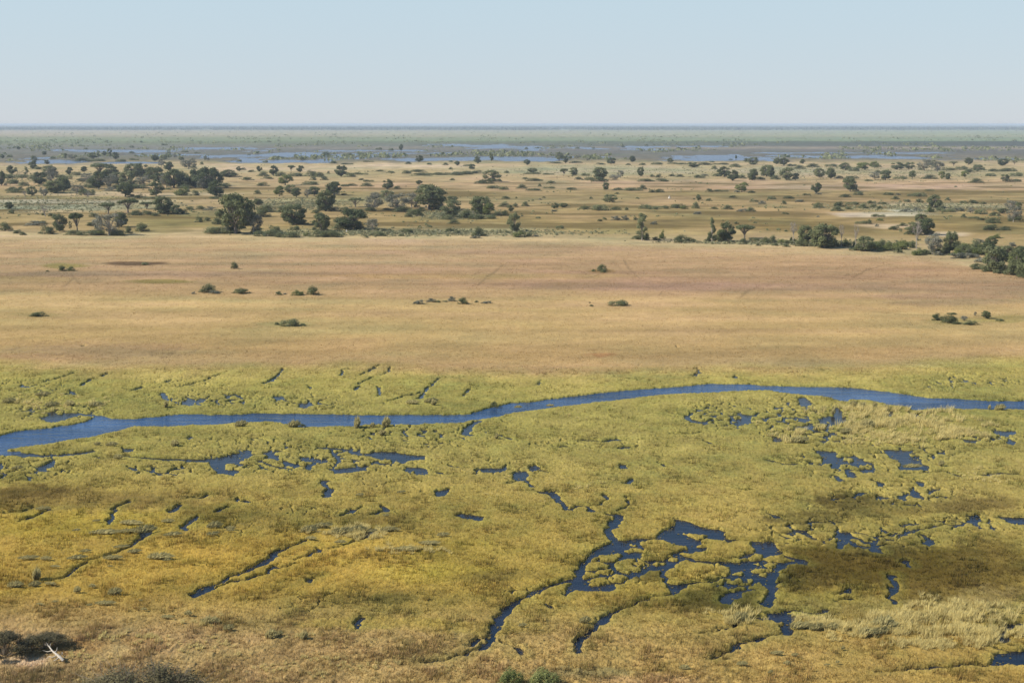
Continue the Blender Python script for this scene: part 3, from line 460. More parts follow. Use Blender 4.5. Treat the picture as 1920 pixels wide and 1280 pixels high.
# still water under the whole marsh, and the river
w = mesh_from('far_lake', [(-1200, 1100, 0), (1200, 1100, 0), (3500, 4500, 0), (-3500, 4500, 0)], [(0, 1, 2, 3)], M_LAKE); tag(w, 'blue shallow lake water spread over the flats beyond the scrub country', kind='structure')
w = mesh_from('marsh_water', [(-400, 40, 0), (400, 40, 0), (700, 700, 0), (-700, 700, 0)], [(0, 1, 2, 3)], M_WATER)
tag(w, 'deep blue still water in pools and channels between the marsh mats', kind='structure')
xs = np.arange(-600, 2590, 6.0)
yt = np.interp(xs, [p[0] for p in RIV_TOP], [p[1] for p in RIV_TOP]) - 4
RB = sorted(RIV_BOT); yb = np.interp(xs, [p[0] for p in RB], [p[1] for p in RB]) + 5
yb = np.where(xs < 60, yb + 8, yb)
ax, ay = unproject(xs, yt); bx, by = unproject(xs, yb); n = len(xs)
vs = np.concatenate([np.stack([ax, ay, 0*ax+.012], -1), np.stack([bx, by, 0*bx+.012], -1)])
i = np.arange(n-1)
w = mesh_from('river', vs, np.stack([i+n, i+n+1, i+1, i], -1), M_RIVER); tag(w, 'blue rippled river winding between green banks', kind='structure')

# ---------------------------------------------------------------- plant builders
def tubes(paths, sides=6):
    V, Fc = [], []; b = 0
    for pts in paths:
        pts = [(np.array(p[:3], float), p[3]) for p in pts]
        for k, (p, r) in enumerate(pts):
            d = pts[min(k+1, len(pts)-1)][0] - pts[max(k-1, 0)][0]; d = d/(np.linalg.norm(d)+1e-9)
            u = np.cross(d, [0, 1, 0] if abs(d[1]) < .9 else [1, 0, 0]); u /= np.linalg.norm(u); v = np.cross(d, u)
            for s_ in range(sides):
                a = 2*math.pi*s_/sides; V.append(p + r*(math.cos(a)*u + math.sin(a)*v))
        for k in range(len(pts)-1):
            for s_ in range(sides):
                Fc.append((b+k*sides+s_, b+k*sides+(s_+1) % sides, b+(k+1)*sides+(s_+1) % sides, b+(k+1)*sides+s_))
        b += len(pts)*sides
    return np.array(V), np.array(Fc)
def leaves(blobs, per, size, rng, shell=.55, up=.25, squash=.75):
    """small leaf-sprig faces spread through lumpy blobs; blobs: (x, y, z, r)"""
    V, T = [], []
    for bx_, by_, bz_, r in blobs:
        n = max(6, int(per*(r/.15)**2))
        d = rng.normal(size=(n, 3)); d /= np.linalg.norm(d, axis=1)[:, None]
        d[:, 2] = np.where(d[:, 2] < -.3, d[:, 2]*.6, d[:, 2])
        rad = r*(shell + (1-shell)*rng.rand(n)**.6)*(1 + .18*rng.normal(size=n))
        c = np.stack([bx_+d[:, 0]*rad, by_+d[:, 1]*rad, bz_+d[:, 2]*rad*squash], -1)
        nm = d + rng.normal(size=(n, 3))*.55 + np.array([0, 0, up]); nm /= np.linalg.norm(nm, axis=1)[:, None]
        t = np.cross(nm, rng.normal(size=(n, 3))); t /= np.linalg.norm(t, axis=1)[:, None]; q = np.cross(nm, t)
        s_ = (size*(.6+.8*rng.rand(n)))[:, None]; s2 = s_*(.5+.5*rng.rand(n)[:, None])
        V.append(np.stack([c-t*s_-q*s2*.4, c+q*s2*-1, c+t*s_+q*s2*.3, c+q*s2], 1).reshape(-1, 3))
        tb = rng.rand()*.5
        T.append(np.repeat(np.clip(tb + .5*rng.rand(n), 0, 1), 4))
    V = np.concatenate(V); T = np.concatenate(T)
    Fc = np.arange(len(V)).reshape(-1, 4)
    return V, Fc, np.stack([T]*3, -1)
def blobset(rng, n, cz, rx, rz, r0, r1, flat=False):
    out = []
    for k in range(n):
        for _ in range(30):
            p = rng.uniform(-1, 1, 3)
            if np.dot(p, p) < 1 and np.dot(p, p) > .25: break
        if k % 3: p = p/np.linalg.norm(p)*rng.uniform(.8, 1.0)
        if flat: p[2] = abs(p[2])*.8
        r = r0 + (r1-r0)*rng.rand()
        out.append((p[0]*(rx-r*.7), p[1]*(rx-r*.7), cz + p[2]*(rz-r*.5), r))
    return out
PROTO = {}
def hide_parent(): pass
def tree_proto(kind, seed):
    rng = np.random.RandomState(seed); paths = []
    if kind == 'broad':
        bl = blobset(rng, 28, .50, .53, .48, .12, .19); per, sz, sq, mat, bark = 190, .026, .8, M_DARK, M_BARK; tr = .035
    elif kind == 'umbrella':
        bl = blobset(rng, 18, .62, .52, .32, .11, .17, True); per, sz, sq, mat, bark = 190, .026, .6, M_DARK, M_BARK; tr = .032
    elif kind == 'slender':
        bl = [(rng.uniform(-.22, .22)*(1.25-abs(z-.55)*1.5), rng.uniform(-.22, .22), z, rng.uniform(.11, .18)) for z in np.linspace(.28, .92, 13)]; per, sz, sq, mat, bark = 150, .026, .6, M_OLIVE, M_PALE; tr = .03
    elif kind == 'grey':
        bl = blobset(rng, 26, .53, .53, .46, .11, .18); per, sz, sq, mat, bark = 105, .022, .8, M_GREY, M_PALE; tr = .026
    elif kind == 'olive':
        bl = blobset(rng, 26, .50, .53, .48, .12, .18); per, sz, sq, mat, bark = 150, .026, .8, M_OLIVE, M_BARK; tr = .03
    elif kind == 'light':
        bl = blobset(rng, 20, .5, .52, .46, .13, .2); per, sz, sq, mat, bark = 170, .026, .8, M_LIGHT, M_BARK; tr = .03
    elif kind == 'bare':
        bl = blobset(rng, 14, .7, .42, .3, .08, .14); per, sz, sq, mat, bark = 45, .016, .9, M_DRY, M_PALE; tr = .028
    z1 = .30 if kind != 'bare' else .4
    lean = rng.uniform(-.05, .05, 2)
    paths.append([(0, 0, -.03, tr*1.5), (lean[0]*.3, lean[1]*.3, z1*.5, tr*1.05), (lean[0], lean[1], z1, tr*.9), (lean[0]*1.4, lean[1]*1.4, .68, tr*.4)])
    for b_ in bl:
        a = rng.uniform(z1*.6, z1*1.3); mx, my = b_[0]*.5+rng.uniform(-.05, .05), b_[1]*.5+rng.uniform(-.05, .05)
        paths.append([(lean[0], lean[1], a, tr*.5), (mx, my, a+(b_[2]-a)*.55, tr*.35), (b_[0], b_[1], b_[2], tr*.14)])
        if kind in ('bare', 'grey'):
            for _ in range(4):
                e = rng.normal(size=3)*b_[3]*.8
                paths.append([(b_[0], b_[1], b_[2]-.03, tr*.14), (b_[0]+e[0], b_[1]+e[1], b_[2]+abs(e[2])*.8, tr*.06)])
    return leaves(bl, per, sz, rng, squash=sq) + (mat,), tubes(paths, 6) + (bark,)
def bush_proto(seed, mat, n=13, per=170, sz=.022, wide=.5, high=.36):
    """unit width 1, height about 1 after scaling"""
    rng = np.random.RandomState(seed); bl = []
    for k in range(n):
        a = rng.rand()*6.28; rr = rng.rand()**.6*.36; r = rng.uniform(.12, .2)
        bl.append((math.cos(a)*rr, math.sin(a)*rr, .12 + rng.uniform(0, .62)*(1-(rr/.42)**2)+.06, r))
    bl += [(x_, rng.uniform(-.2, .2), .1, .14) for x_ in (-.36, -.15, .1, .33)]
    V, Fc, C = leaves(bl, per, sz, rng, squash=1.15)
    P = []
    for b_ in bl[:9]: P.append([(b_[0]*.2, b_[1]*.2, -.02, .014), (b_[0]*.7, b_[1]*.7, b_[2]*.6, .009), (b_[0], b_[1], b_[2], .004)])
    return (V, Fc, C, mat), tubes(P, 4) + (M_BARK,)
SRC = {}
def get_src(key):
    if key in SRC: return SRC[key]
    kind, var = key
    seed = sum(ord(c) for c in kind)*7 + var*101
    bm_ = {'bush': M_DARK, 'scrub': M_OLIVE, 'greybush': M_GREY, 'lightbush': M_LIGHT}
    if kind in bm_:
        lv, tb = bush_proto(seed, bm_[kind])
    else: lv, tb = tree_proto(kind, seed)
    SRC[key] = (lv, tb); return SRC[key]
MESHES = {}
def part(key, which):
    """one shared mesh per kind of part"""
    k = (key, which)
    if k not in MESHES:
        lv, tb = get_src(key)
        if which == 0:
            nm = 'foliage' if key[0] in ('bush', 'scrub', 'greybush', 'lightbush') else 'crown'
            o = mesh_from(nm, lv[0], lv[1], lv[3], colour=lv[2])
        else:
            nm = 'stems' if key[0] in ('bush', 'scrub', 'greybush', 'lightbush') else 'trunk'
            o = mesh_from(nm, tb[0], tb[1], tb[2], smooth=True)
        MESHES[k] = o; o['_src'] = 1
        return o, True
    return MESHES[k], False
def place(kind, var, x, y, w, h, rot, zr=.36):
    X, Y = unproject(x, y, zr); X = float(X); Y = float(Y)
    d = depth_at(Y, zr); sw = w*d/F*1.12; shh = h*d/F*1.06
    key = (kind, var)
    isb = kind in ('bush', 'scrub', 'greybush', 'lightbush')
    tin = h < 7 or w < 8
    if isb:
        o, fresh = part(key, 0)
        if not fresh: o = o.copy(); COL.objects.link(o)
        if '_src' in o: del o['_src']
        o.name = 'bush'; o.parent = None; root = o
        if h > 9:
            s_, fr = part(key, 1)
            if not fr: s_ = s_.copy(); COL.objects.link(s_)
            if '_src' in s_: del s_['_src']
            s_.name = 'stems'; s_.parent = root
    else:
        root = bpy.data.objects.new('tree', None); COL.objects.link(root); root.empty_display_size = .2
        for q in (0, 1):
            o, fresh = part(key, q)
            if not fresh: o = o.copy(); COL.objects.link(o)
            if '_src' in o: del o['_src']
            o.name = ('crown') if q == 0 else 'trunk'; o.parent = root
    root.location = (X, Y + (sw*.25 if isb else 0), zr - .1); root.rotation_euler = (0, 0, rot)
    if isb: root.scale = (sw*1.02, min(sw, shh*2.2), shh*1.12)
    else: root.scale = (sw, sw, shh)
    if isb: root.rotation_euler = (0, 0, (0 if rot < 3.14 else math.pi) + (rot % 1)*.3)
    return root

# ---------------------------------------------------------------- the list of trees and bushes: x, base y, width, height, kind, (label, short name)
D, U, S_, G, O, LT, X_, B, C_, GB, LB = 'broad', 'umbrella', 'slender', 'grey', 'olive', 'light', 'bare', 'bush', 'scrub', 'greybush', 'lightbush'
PL = [
# left front row
(442,438,66,73,D,'largest dark green tree, full crown reaching almost to the ground at the plain edge','the largest dark tree'),
(476,438,30,46,G),(408,439,62,17,C_,'long low grey-green thicket at the foot of the largest dark tree','the long thicket by the largest tree'),(372,417,16,12,B),(388,415,14,9,B),(408,421,24,13,B),
(306,401,34,34,D,'dense dark tree with pale forked trunk left of the largest tree','the dense fork-trunked tree'),(331,402,22,18,D),(240,399,36,31,U,'dark umbrella-crowned tree with a clear trunk behind the grey leafless tree','the umbrella-crowned tree'),(275,392,26,15,U),(203,401,29,23,U),
(17,392,16,14,D),(20,401,14,9,B),(85,406,24,21,X_,'small bare grey tree standing in the pale scrub on the left','the small bare tree in the scrub'),(112,434,26,34,O),(145,433,26,38,U,'thin-trunked tree with a flat open crown at the left plain edge','the flat-topped thin tree'),(132,432,8,17,S_),
(205,441,48,42,G,'wide grey half-leafless tree with several pale trunks at the left plain edge','the wide grey tree'),(228,425,22,28,D),(183,430,18,24,G),(8,433,24,17,B),(32,438,18,8,B),(42,441,12,7,B),(85,439,32,16,B),(62,424,40,10,GB),(78,420,20,7,B),
(135,441,36,9,C_),(165,442,46,14,C_),(185,441,24,12,LB),(172,424,25,9,B),(220,442,30,12,B),(240,438,14,16,B),(264,434,26,18,B,'small dark pointed bush at the corner where the plain begins on the left','the dark pointed bush'),(252,404,26,10,B),(272,403,24,9,B),(290,405,18,7,B),(95,406,12,7,B),(80,404,8,6,B),(175,407,20,8,B),(355,394,20,8,B),(345,401,16,8,B),(392,395,26,8,GB),(375,393,18,8,B),
# left middle
(103,362,36,24,D,'dark round tree in the front of the left wood','the round tree in the left wood'),(120,358,26,26,D),(60,367,18,18,O),(47,372,13,14,X_),(82,370,14,20,G),(145,364,24,18,G),(160,366,30,18,C_),(28,362,34,9,B),(20,358,22,8,B),(38,355,10,6,B),
(165,373,14,14,X_,'leaning pale dead trunk in front of the left wood','the leaning pale dead trunk'),(235,369,30,27,D,'round tree with a short trunk standing free in front of the left wood','the free round tree'),(293,367,27,27,O),(341,367,30,17,LB,'bright yellow-green bushy tree right of the left wood','the bright green bushy tree'),(365,367,16,11,B),(349,360,12,9,B),(405,369,28,30,D,'dark tree with a thin visible trunk at the right end of the left wood','the thin-trunked tree ending the wood'),(420,350,24,7,B),(260,372,20,8,B),(280,373,24,6,C_),(400,373,20,6,C_),
(185,354,34,34,D,'tall dark tree with forked trunk in the middle of the left wood','the tall fork-trunked wood tree'),(208,354,26,30,G),(188,330,34,26,U,'highest rounded dark crown of the left wood','the highest rounded crown'),(208,332,26,24,D),(222,346,26,24,D),(241,352,30,32,O),(250,332,30,26,D),(266,330,24,24,D),(268,348,26,20,G),(288,338,34,26,D),(300,345,26,22,D),(326,352,36,34,D,'wide dark tree right of centre in the left wood','the wide wood tree'),(312,352,22,26,G),(345,350,24,26,O),(366,351,34,34,D),(388,353,46,40,D,'broad dark tree at the right of the left wood','the broad tree closing the left wood'),(380,354,20,20,G),(404,348,28,24,D),(163,342,26,18,G),(170,352,30,14,C_),(205,359,24,9,GB),(258,354,36,10,C_),(225,354,20,9,B),(345,354,24,9,B),(420,352,16,6,B),(310,356,20,6,C_),
(22,327,19,17,D,'small round dark tree near the left edge of the picture','the small round tree at the left edge'),(50,331,13,18,S_),(61,317,14,14,D),(75,346,26,24,D,'dark stout tree at the left of the left wood','the stout left tree'),(97,344,22,32,G,'pale-trunked grey tree in the left wood','the pale-trunked grey tree'),(93,330,28,20,O),(120,350,20,18,O),(130,328,12,15,D),(158,323,12,11,D),(3,348,16,28,D),(12,335,22,12,C_),(35,334,30,10,C_),(62,336,26,9,C_),(20,345,26,12,C_),(70,318,18,7,B),(140,329,24,7,B),(42,349,24,8,C_),(118,336,28,12,C_),(150,341,20,8,B),(64,310,9,10,D),
(174,298,14,12,D),(185,298,10,15,S_),(196,292,9,9,D),(206,298,12,19,S_,'tallest pointed tree of the little clump by the left lake shore','the tallest tree of the shore clump'),(217,299,13,14,D),(152,303,36,7,C_),(178,303,34,7,C_),(123,300,9,12,S_),(135,299,14,10,G),(225,303,20,6,C_),(250,301,18,6,C_),
(291,302,14,12,D),(308,300,14,10,O),(316,320,17,17,D,'dark round tree behind the left wood near the lake','the dark tree near the lake'),(303,313,14,16,G),(354,317,28,22,G,'spreading pale grey-green tree near the lake shore','the spreading pale tree by the lake'),(340,302,10,8,D),(328,296,10,8,G),(378,309,8,7,B),(430,332,30,14,D),(448,321,10,9,D),(434,332,34,8,B),(462,338,22,7,B),(471,323,14,5,B),(455,319,12,5,B),(390,301,8,6,G),(385,302,8,10,S_),
# centre
(486,322,11,11,D),(513,329,17,19,D,'small dark round tree with a thicket around it, first right of the left wood','the small tree in the thicket'),(546,322,15,13,U),(563,323,13,13,D),(492,331,24,9,C_),(500,336,24,5,B),(525,331,28,8,C_),(552,331,30,9,C_),(582,331,26,12,B),(598,332,22,9,C_),(616,326,6,6,B),(640,331,23,21,D,'dark round tree with low bushes on both sides, far centre left','the tree flanked by bushes'),(655,332,22,9,B),(675,328,28,7,C_),(712,322,20,4,B),(732,325,16,5,B),(762,326,18,7,B),(782,323,34,6,B),(790,330,40,7,B),(815,329,36,8,C_),(850,329,36,9,C_),(868,328,40,10,C_),(885,318,12,11,D),(895,326,26,7,B),(845,318,8,5,B),
(922,341,33,22,O,'pale green dome-shaped tree with dark bushes at its left foot','the pale dome-shaped tree'),(908,345,36,9,B),(935,340,12,5,B),(950,325,10,6,B),(848,338,10,4,B),
(535,347,28,20,LT,'pale yellow-green tree, rearmost of the group left of centre','the pale rear tree'),(524,368,20,19,LT),(543,362,22,16,O),(556,370,18,18,D,'compact dark tree with shadow at its foot left of centre','the compact dark tree'),(577,370,14,16,G),(589,367,19,18,D),(611,396,32,40,D,'upright dark tree with an open forked trunk, standing alone left of centre','the upright fork-trunked tree'),(627,366,28,25,D,'spreading dark tree behind the upright fork-trunked tree','the spreading tree behind it'),(580,347,32,9,C_),(586,338,14,8,B),(608,338,16,8,B),(645,366,14,4,B),(658,349,22,5,B),(690,341,20,6,C_),(678,338,12,4,B),(645,350,16,6,C_),(687,350,27,7,C_),(727,355,19,19,D,'small round dark tree standing alone near the centre','the small lone round tree'),(745,354,14,6,B),(492,349,24,8,B),(482,364,14,9,B),(484,384,18,12,D),(490,407,30,22,B),(500,398,28,14,C_),(530,399,28,12,C_),(592,400,20,8,B),(628,396,20,9,B),(645,394,16,9,C_),(665,397,30,8,C_),(525,392,10,6,B),
(805,393,58,46,D,'large dark double-crowned tree right of the grey grove in the centre','the large double-crowned tree'),(786,346,12,8,D),(795,360,24,14,G),(705,372,22,12,G),(667,388,28,19,U),(701,395,36,30,G,'left pale-leaved tree of the grey grove in the centre','the left grove tree'),(725,376,26,20,O),(745,396,40,34,G,'grey tree with slanting trunks in the middle of the central grove','the slanting-trunked grove tree'),(772,389,32,28,G),(756,398,44,10,C_),(695,396,20,8,B),(766,407,16,8,B),(783,405,18,14,B),(776,402,26,12,C_),(790,396,16,8,B),
(847,407,36,33,O,'rounded olive tree right of the large double-crowned tree','the rounded olive tree'),(848,377,20,10,D),(902,402,40,35,D,'large dome tree with bushes massed round its foot, centre right','the dome tree in its thicket'),(916,404,22,24,LT),(838,412,22,12,C_),(850,420,26,8,C_),(874,409,30,14,C_),(892,411,28,12,C_),(915,411,30,12,C_),(934,405,18,10,B),(947,405,16,12,B),(957,397,12,14,D),(948,373,16,6,B),(945,388,26,8,C_),(925,354,26,8,C_),(945,356,18,8,C_),
(551,421,40,39,D,'dark tree with ragged open crown, left of the two front trees at centre left','the ragged-crowned tree'),(602,433,31,33,D,'small dense dark tree with a long bush at its foot at the plain edge','the small dense tree at the edge'),(659,430,54,38,D,'wide dark tree with stout trunk at the plain edge left of centre','the wide stout-trunked tree'),(698,433,24,24,G),(500,444,50,18,C_,'left half of the long dark thicket right of the largest tree','the long dark thicket'),(538,446,46,16,C_),(515,433,20,12,C_),(552,432,18,12,C_),(598,445,40,14,B),(622,445,38,13,B),(575,443,14,9,LB),(705,442,24,13,C_),(715,443,20,7,B),(763,437,24,11,C_,'low rounded bush standing alone on the dry grass behind the plain edge at centre','the low lone bush at centre'),(686,446,10,6,B),(843,436,18,9,B),(858,437,9,6,B),(896,443,26,16,C_,'scraggy olive bush at the plain edge right of centre','the scraggy olive bush'),(892,447,22,7,GB),(804,426,12,5,B),(752,443,12,5,B),(950,437,10,5,B),(670,430,14,7,B),
(963,434,24,36,O,'leaning open-crowned tree with a thin dark trunk, centre of the plain edge','the leaning thin tree'),(975,445,26,13,LB),(993,444,14,9,B),(1005,444,12,5,GB),
# right of centre
(1204,451,29,49,S_,'tall slender tree with pale trunk and ragged tiers, right of centre','the tall slender tiered tree'),(1196,449,24,9,B),(1212,447,14,9,B),(1242,448,12,18,LB),(1230,451,16,8,B),(1278,455,28,15,B),(1293,454,14,10,B),(1300,454,8,8,B),
(1335,454,19,44,S_,'slim grey tree with tall white trunk beside two round dark trees','the slim white-trunked tree'),(1342,452,28,14,B),(1361,452,33,36,D,'round dark tree with white trunk, left one of the two dark round trees','the left round dark tree'),(1396,447,36,28,U,'dark umbrella-shaped tree, right one of the two dark round trees','the right umbrella tree'),(1381,420,10,5,B),(1395,456,18,9,C_),(1415,452,22,8,C_),(1436,457,20,14,B),(1422,461,10,6,B),
(1050,429,15,9,C_,'tiny olive bush alone in the grass left of the tall slender tree','the tiny lone bush'),(1125,415,10,5,B),(1133,412,10,5,B),(1155,413,20,9,GB),(1172,413,16,10,GB),(1192,413,10,7,B),(1226,421,14,8,GB),
(1040,391,14,11,D),(1057,389,14,9,D),(1039,397,12,5,GB),(1097,393,26,8,B,'flat dark bush at the left of the bushes beyond the tiny lone bush','the flat dark bush'),(1126,395,32,14,C_),(1155,394,22,7,B),(1175,394,8,6,B),(1143,379,28,15,O),(1157,364,10,4,B),(1210,392,24,11,C_),(1225,393,18,9,C_),(1243,392,26,9,C_),(1272,391,28,11,C_),(1284,392,16,8,LB),(1305,391,16,12,C_),(1310,376,9,12,D),(1330,377,12,6,B),(1308,402,16,7,GB),(985,387,16,9,C_),(966,388,12,8,B),(1340,392,16,5,B),(1365,393,24,8,C_),(1375,371,16,5,B),(1392,397,22,7,GB),(1408,397,22,8,C_),(1415,379,18,5,C_),(1430,383,16,7,GB),(1020,371,7,3,B),(968,372,5,4,B),(1013,375,7,4,GB),(1108,373,7,5,B),(1195,373,8,4,B),
(1136,357,11,16,D,'small upright dark tree standing alone in the middle of the far grassland','the small upright tree'),(1160,357,24,5,C_),(1188,358,36,8,C_),(1205,355,18,8,C_),(1222,361,12,6,B),(1237,361,20,7,B),(978,354,22,8,C_),(1000,358,30,6,C_),(1012,350,8,6,C_),(1030,354,22,6,C_),(1072,356,20,6,C_),
(1391,360,24,19,LT,'pale feathery tree standing alone in the far grassland right of centre','the pale feathery tree'),(1330,360,14,7,B),(1352,360,30,6,C_),(1410,362,14,5,B),(1383,361,12,6,GB),
(1002,340,34,6,B,'long flat dark bush on the far grassland right of the pale dome-shaped tree','the long flat bush'),(1033,344,18,6,B),(985,336,14,4,B),(998,327,34,5,C_),(998,323,17,8,D),(1028,328,22,5,C_),(1057,330,15,15,U),(1076,329,17,15,O),(1125,337,26,24,D,'largest tree of the far row right of centre','the largest far-row tree'),(1125,341,32,9,B),(1153,338,20,12,G),(1163,334,12,15,G),(1085,337,16,6,B),(1105,338,20,8,C_),(1098,330,16,8,C_),(1201,331,12,18,D,'small upright dark tree in the far row','the upright far-row tree'),(1223,332,10,6,B),(1236,333,13,7,B),(1212,341,34,6,B),(1240,341,30,7,B),(1275,332,18,5,C_),(1312,334,20,9,C_),(1260,331,14,5,B),(1322,330,14,5,GB),
(1048,300,16,15,O),(1060,306,10,14,D),(1081,298,14,8,G),(1102,302,8,8,G),(1146,308,16,13,D,'small dark tree close to the lake right of centre','the small tree close to the lake'),(1186,304,11,12,D),(1257,305,12,9,D),(988,310,12,11,D),(1232,309,24,6,C_),(1262,308,20,5,C_),(1300,314,22,10,D),(1280,309,22,5,C_),(1322,310,30,6,B),(1080,306,26,4,B),(1040,307,30,4,B),(1125,309,22,4,B),(1205,310,14,5,B),(1178,310,10,4,B),
(1358,332,24,20,D,'dark tree, left of the touching pair beyond the right grassland','the left tree of the far pair'),(1374,339,20,20,D,'dark tree, right of the touching pair beyond the right grassland','the right tree of the far pair'),(1411,338,18,22,D,'dense dark upright tree standing alone right of the far pair','the dense upright far tree'),(1437,331,22,22,D),(1398,304,8,8,D),(1413,309,22,14,O),(1345,331,18,7,B),(1392,335,18,7,C_),(1425,337,24,6,B),(1380,314,26,7,C_),(1353,309,30,5,C_),(1340,318,14,7,C_),
# right top
(1456,308,13,12,D),(1470,311,16,15,D),(1504,307,10,9,D),(1446,334,12,24,D),(1475,338,24,25,O,'pale-trunked tree beside a dark one in the far right rows','the pale-trunked far tree'),(1491,338,14,14,D),(1536,333,20,18,O),(1558,335,18,21,D,'dark narrow tree in the gap of the far right rows','the dark narrow far tree'),(1530,330,12,16,G),(1455,337,20,8,C_),(1500,317,26,7,C_),(1485,312,18,7,C_),(1525,314,30,7,C_),(1560,313,24,8,C_),(1585,319,22,14,D),(1602,321,20,10,C_),(1622,319,30,15,LT,'yellow-green tree in the far right row','the yellow-green far tree'),(1640,316,16,14,LT),(1600,335,26,7,C_),(1575,335,20,5,C_),(1645,314,24,6,B),(1660,338,20,20,D,'dark rounded tree in front of the far right row','the dark rounded front tree'),(1640,337,20,15,G),(1650,325,18,8,C_),(1682,318,24,14,D),(1704,317,20,13,O),(1733,320,28,22,G,'largest pale grey tree of the far right row','the largest grey far tree'),(1757,322,24,20,G),(1750,312,12,12,O),(1788,311,16,9,U),(1816,309,14,13,D,'small dark round tree near the lake on the far right','the small round lake tree'),(1805,319,22,11,C_),(1832,322,18,14,D),(1820,324,18,9,B),(1780,320,30,7,C_),(1845,320,14,6,C_),(1880,311,18,14,D,'dark square-topped tree near the lake at the far right','the square-topped lake tree'),(1902,309,10,9,U),(1870,322,30,8,C_),(1895,322,30,9,C_),(1711,334,13,14,D,'small round dark tree alone in pale scrub, far right','the small tree in pale scrub'),(1777,337,9,13,D),(1765,336,12,15,LT),(1809,333,14,13,LT),(1885,341,16,15,O),(1745,336,34,8,C_),(1690,336,26,8,C_),(1630,340,16,5,C_),(1833,343,34,8,C_),(1905,341,26,7,C_),(1908,331,24,11,C_),(1860,331,20,8,C_),
(1531,362,19,20,D,'dark leaning tree standing alone on the pinkish grass, right','the dark leaning lone tree'),(1594,359,28,27,D,'full round dark tree standing alone on the pinkish grass, right','the full round lone tree'),(1586,370,22,7,B),(1610,366,18,9,C_),(1535,365,14,5,GB),(1513,366,16,5,C_),(1480,373,22,6,B),(1448,374,16,8,C_),(1500,379,19,6,GB),(1470,383,10,8,B),(1536,390,20,11,B,'round dark bush alone on the grass, right','the round dark lone bush'),(1575,387,20,10,B),(1572,396,28,9,C_),(1600,384,26,8,C_),(1592,393,16,6,B),(1620,391,20,9,C_),(1635,382,16,9,C_),(1640,389,14,7,B),(1650,392,10,7,B),(1655,383,18,6,C_),(1667,366,20,7,C_),(1685,366,10,5,GB),(1710,368,16,7,C_),(1727,369,26,10,C_),(1725,380,16,8,B),(1703,379,12,6,B),(1680,374,18,6,C_),(1745,358,20,4,C_),
(1753,390,28,25,D,'round dark tree on the pale scrub patch at the right','the round tree on the pale patch'),(1745,398,16,12,LB),(1778,376,12,6,C_),(1780,398,26,9,C_),(1765,395,16,8,C_),(1808,381,14,6,C_),(1825,382,20,8,B),(1845,383,14,5,B),(1820,400,13,12,G),(1842,402,24,12,C_),(1868,405,22,8,B),(1808,408,12,7,C_),(1828,410,22,6,C_),(1842,413,18,5,B),(1900,416,26,30,G,'pale grey-green tree at the right edge behind the front wood','the pale tree at the right edge'),(1895,393,22,18,G),(1880,400,20,10,D),(1910,394,12,16,D),(1912,414,20,10,B),(1700,397,22,8,GB),(1720,396,16,8,GB),(1800,396,20,8,GB),(1865,419,30,11,B,'dark oval bush on open grass near the right edge','the dark oval bush'),(1862,432,30,12,B),(1887,432,20,8,B),(1648,407,26,8,C_),(1650,414,14,7,LB),(1617,420,24,8,C_),(1630,420,12,10,B),(1680,431,24,9,B),(1694,424,22,6,C_),(1645,425,8,6,GB),(1870,447,26,9,LB),(1840,455,16,9,GB),(1856,461,20,10,C_),(1828,463,14,8,C_),(1470,401,8,4,B),(1476,402,8,4,B),(1534,407,6,4,GB),
# right front wood
(1487,455,20,40,X_,'bare purplish tree at the left end of the right front wood','the bare purplish tree'),(1509,459,25,38,D,'narrow dark tree between the bare tree and the big green tree','the narrow dark wood tree'),(1504,462,24,16,B),(1546,465,46,47,D,'big full green tree at the plain edge, right','the big full green tree'),(1533,460,26,26,O),(1528,462,20,10,B),(1563,463,26,14,B),(1577,463,15,44,X_,'grey dead tree with pale trunk right of the big green tree','the grey dead tree'),(1604,466,13,46,X_,'pink-grey dead tree with straight white trunk standing over low bushes','the white-trunked dead tree'),(1588,463,20,17,LB),(1600,470,14,9,C_),
(1622,471,34,29,O,'low spreading green tree right of the white-trunked dead tree','the low spreading green tree'),(1610,470,18,14,LB),(1640,469,24,20,LB),(1655,468,26,18,C_),(1672,466,22,18,C_),(1685,474,16,11,B),(1695,463,24,16,LB),(1708,462,16,12,C_),(1652,472,14,6,C_),(1450,456,18,14,C_),(1466,457,16,11,LB),(1479,458,18,12,C_),(1475,463,15,7,B),(1490,455,10,8,B),(1455,461,16,5,C_),
(1734,440,32,32,D,'dark round-topped tree rising above the right front wood','the dark round-topped tree'),(1726,417,20,17,D),(1712,440,26,24,O),(1718,466,22,52,X_,'sparse dead tree with leaning white trunk in the right front wood','the leaning white-trunked tree'),(1748,477,30,43,G,'tall grey-leaved tree in the right front wood','the tall grey-leaved tree'),(1780,476,27,44,D,'dark tree with thin pale trunk in the right front wood','the dark thin-trunked wood tree'),(1770,475,24,16,B),(1726,479,28,13,LB),(1738,477,16,10,B),(1760,479,18,9,GB),(1795,470,24,20,C_),(1808,473,26,18,C_),(1800,485,34,12,GB),(1825,484,34,12,GB),(1832,475,34,24,C_),(1850,480,30,26,D),(1845,492,30,12,GB),(1835,505,28,12,B),(1865,510,44,50,O,'large olive tree with white trunk at the right end of the front wood','the large olive wood tree'),(1858,462,20,18,D),(1874,500,30,16,B),(1875,513,20,11,C_),(1892,512,26,22,C_),(1905,515,34,50,D,'large dark tree cut by the right edge of the picture','the dark tree at the right edge'),(1888,480,26,20,O),(1912,485,26,24,D),(1898,516,26,24,C_),(1918,518,26,22,B),(1900,462,14,10,GB),(1940,522,50,50,D),
# bushes on the plain
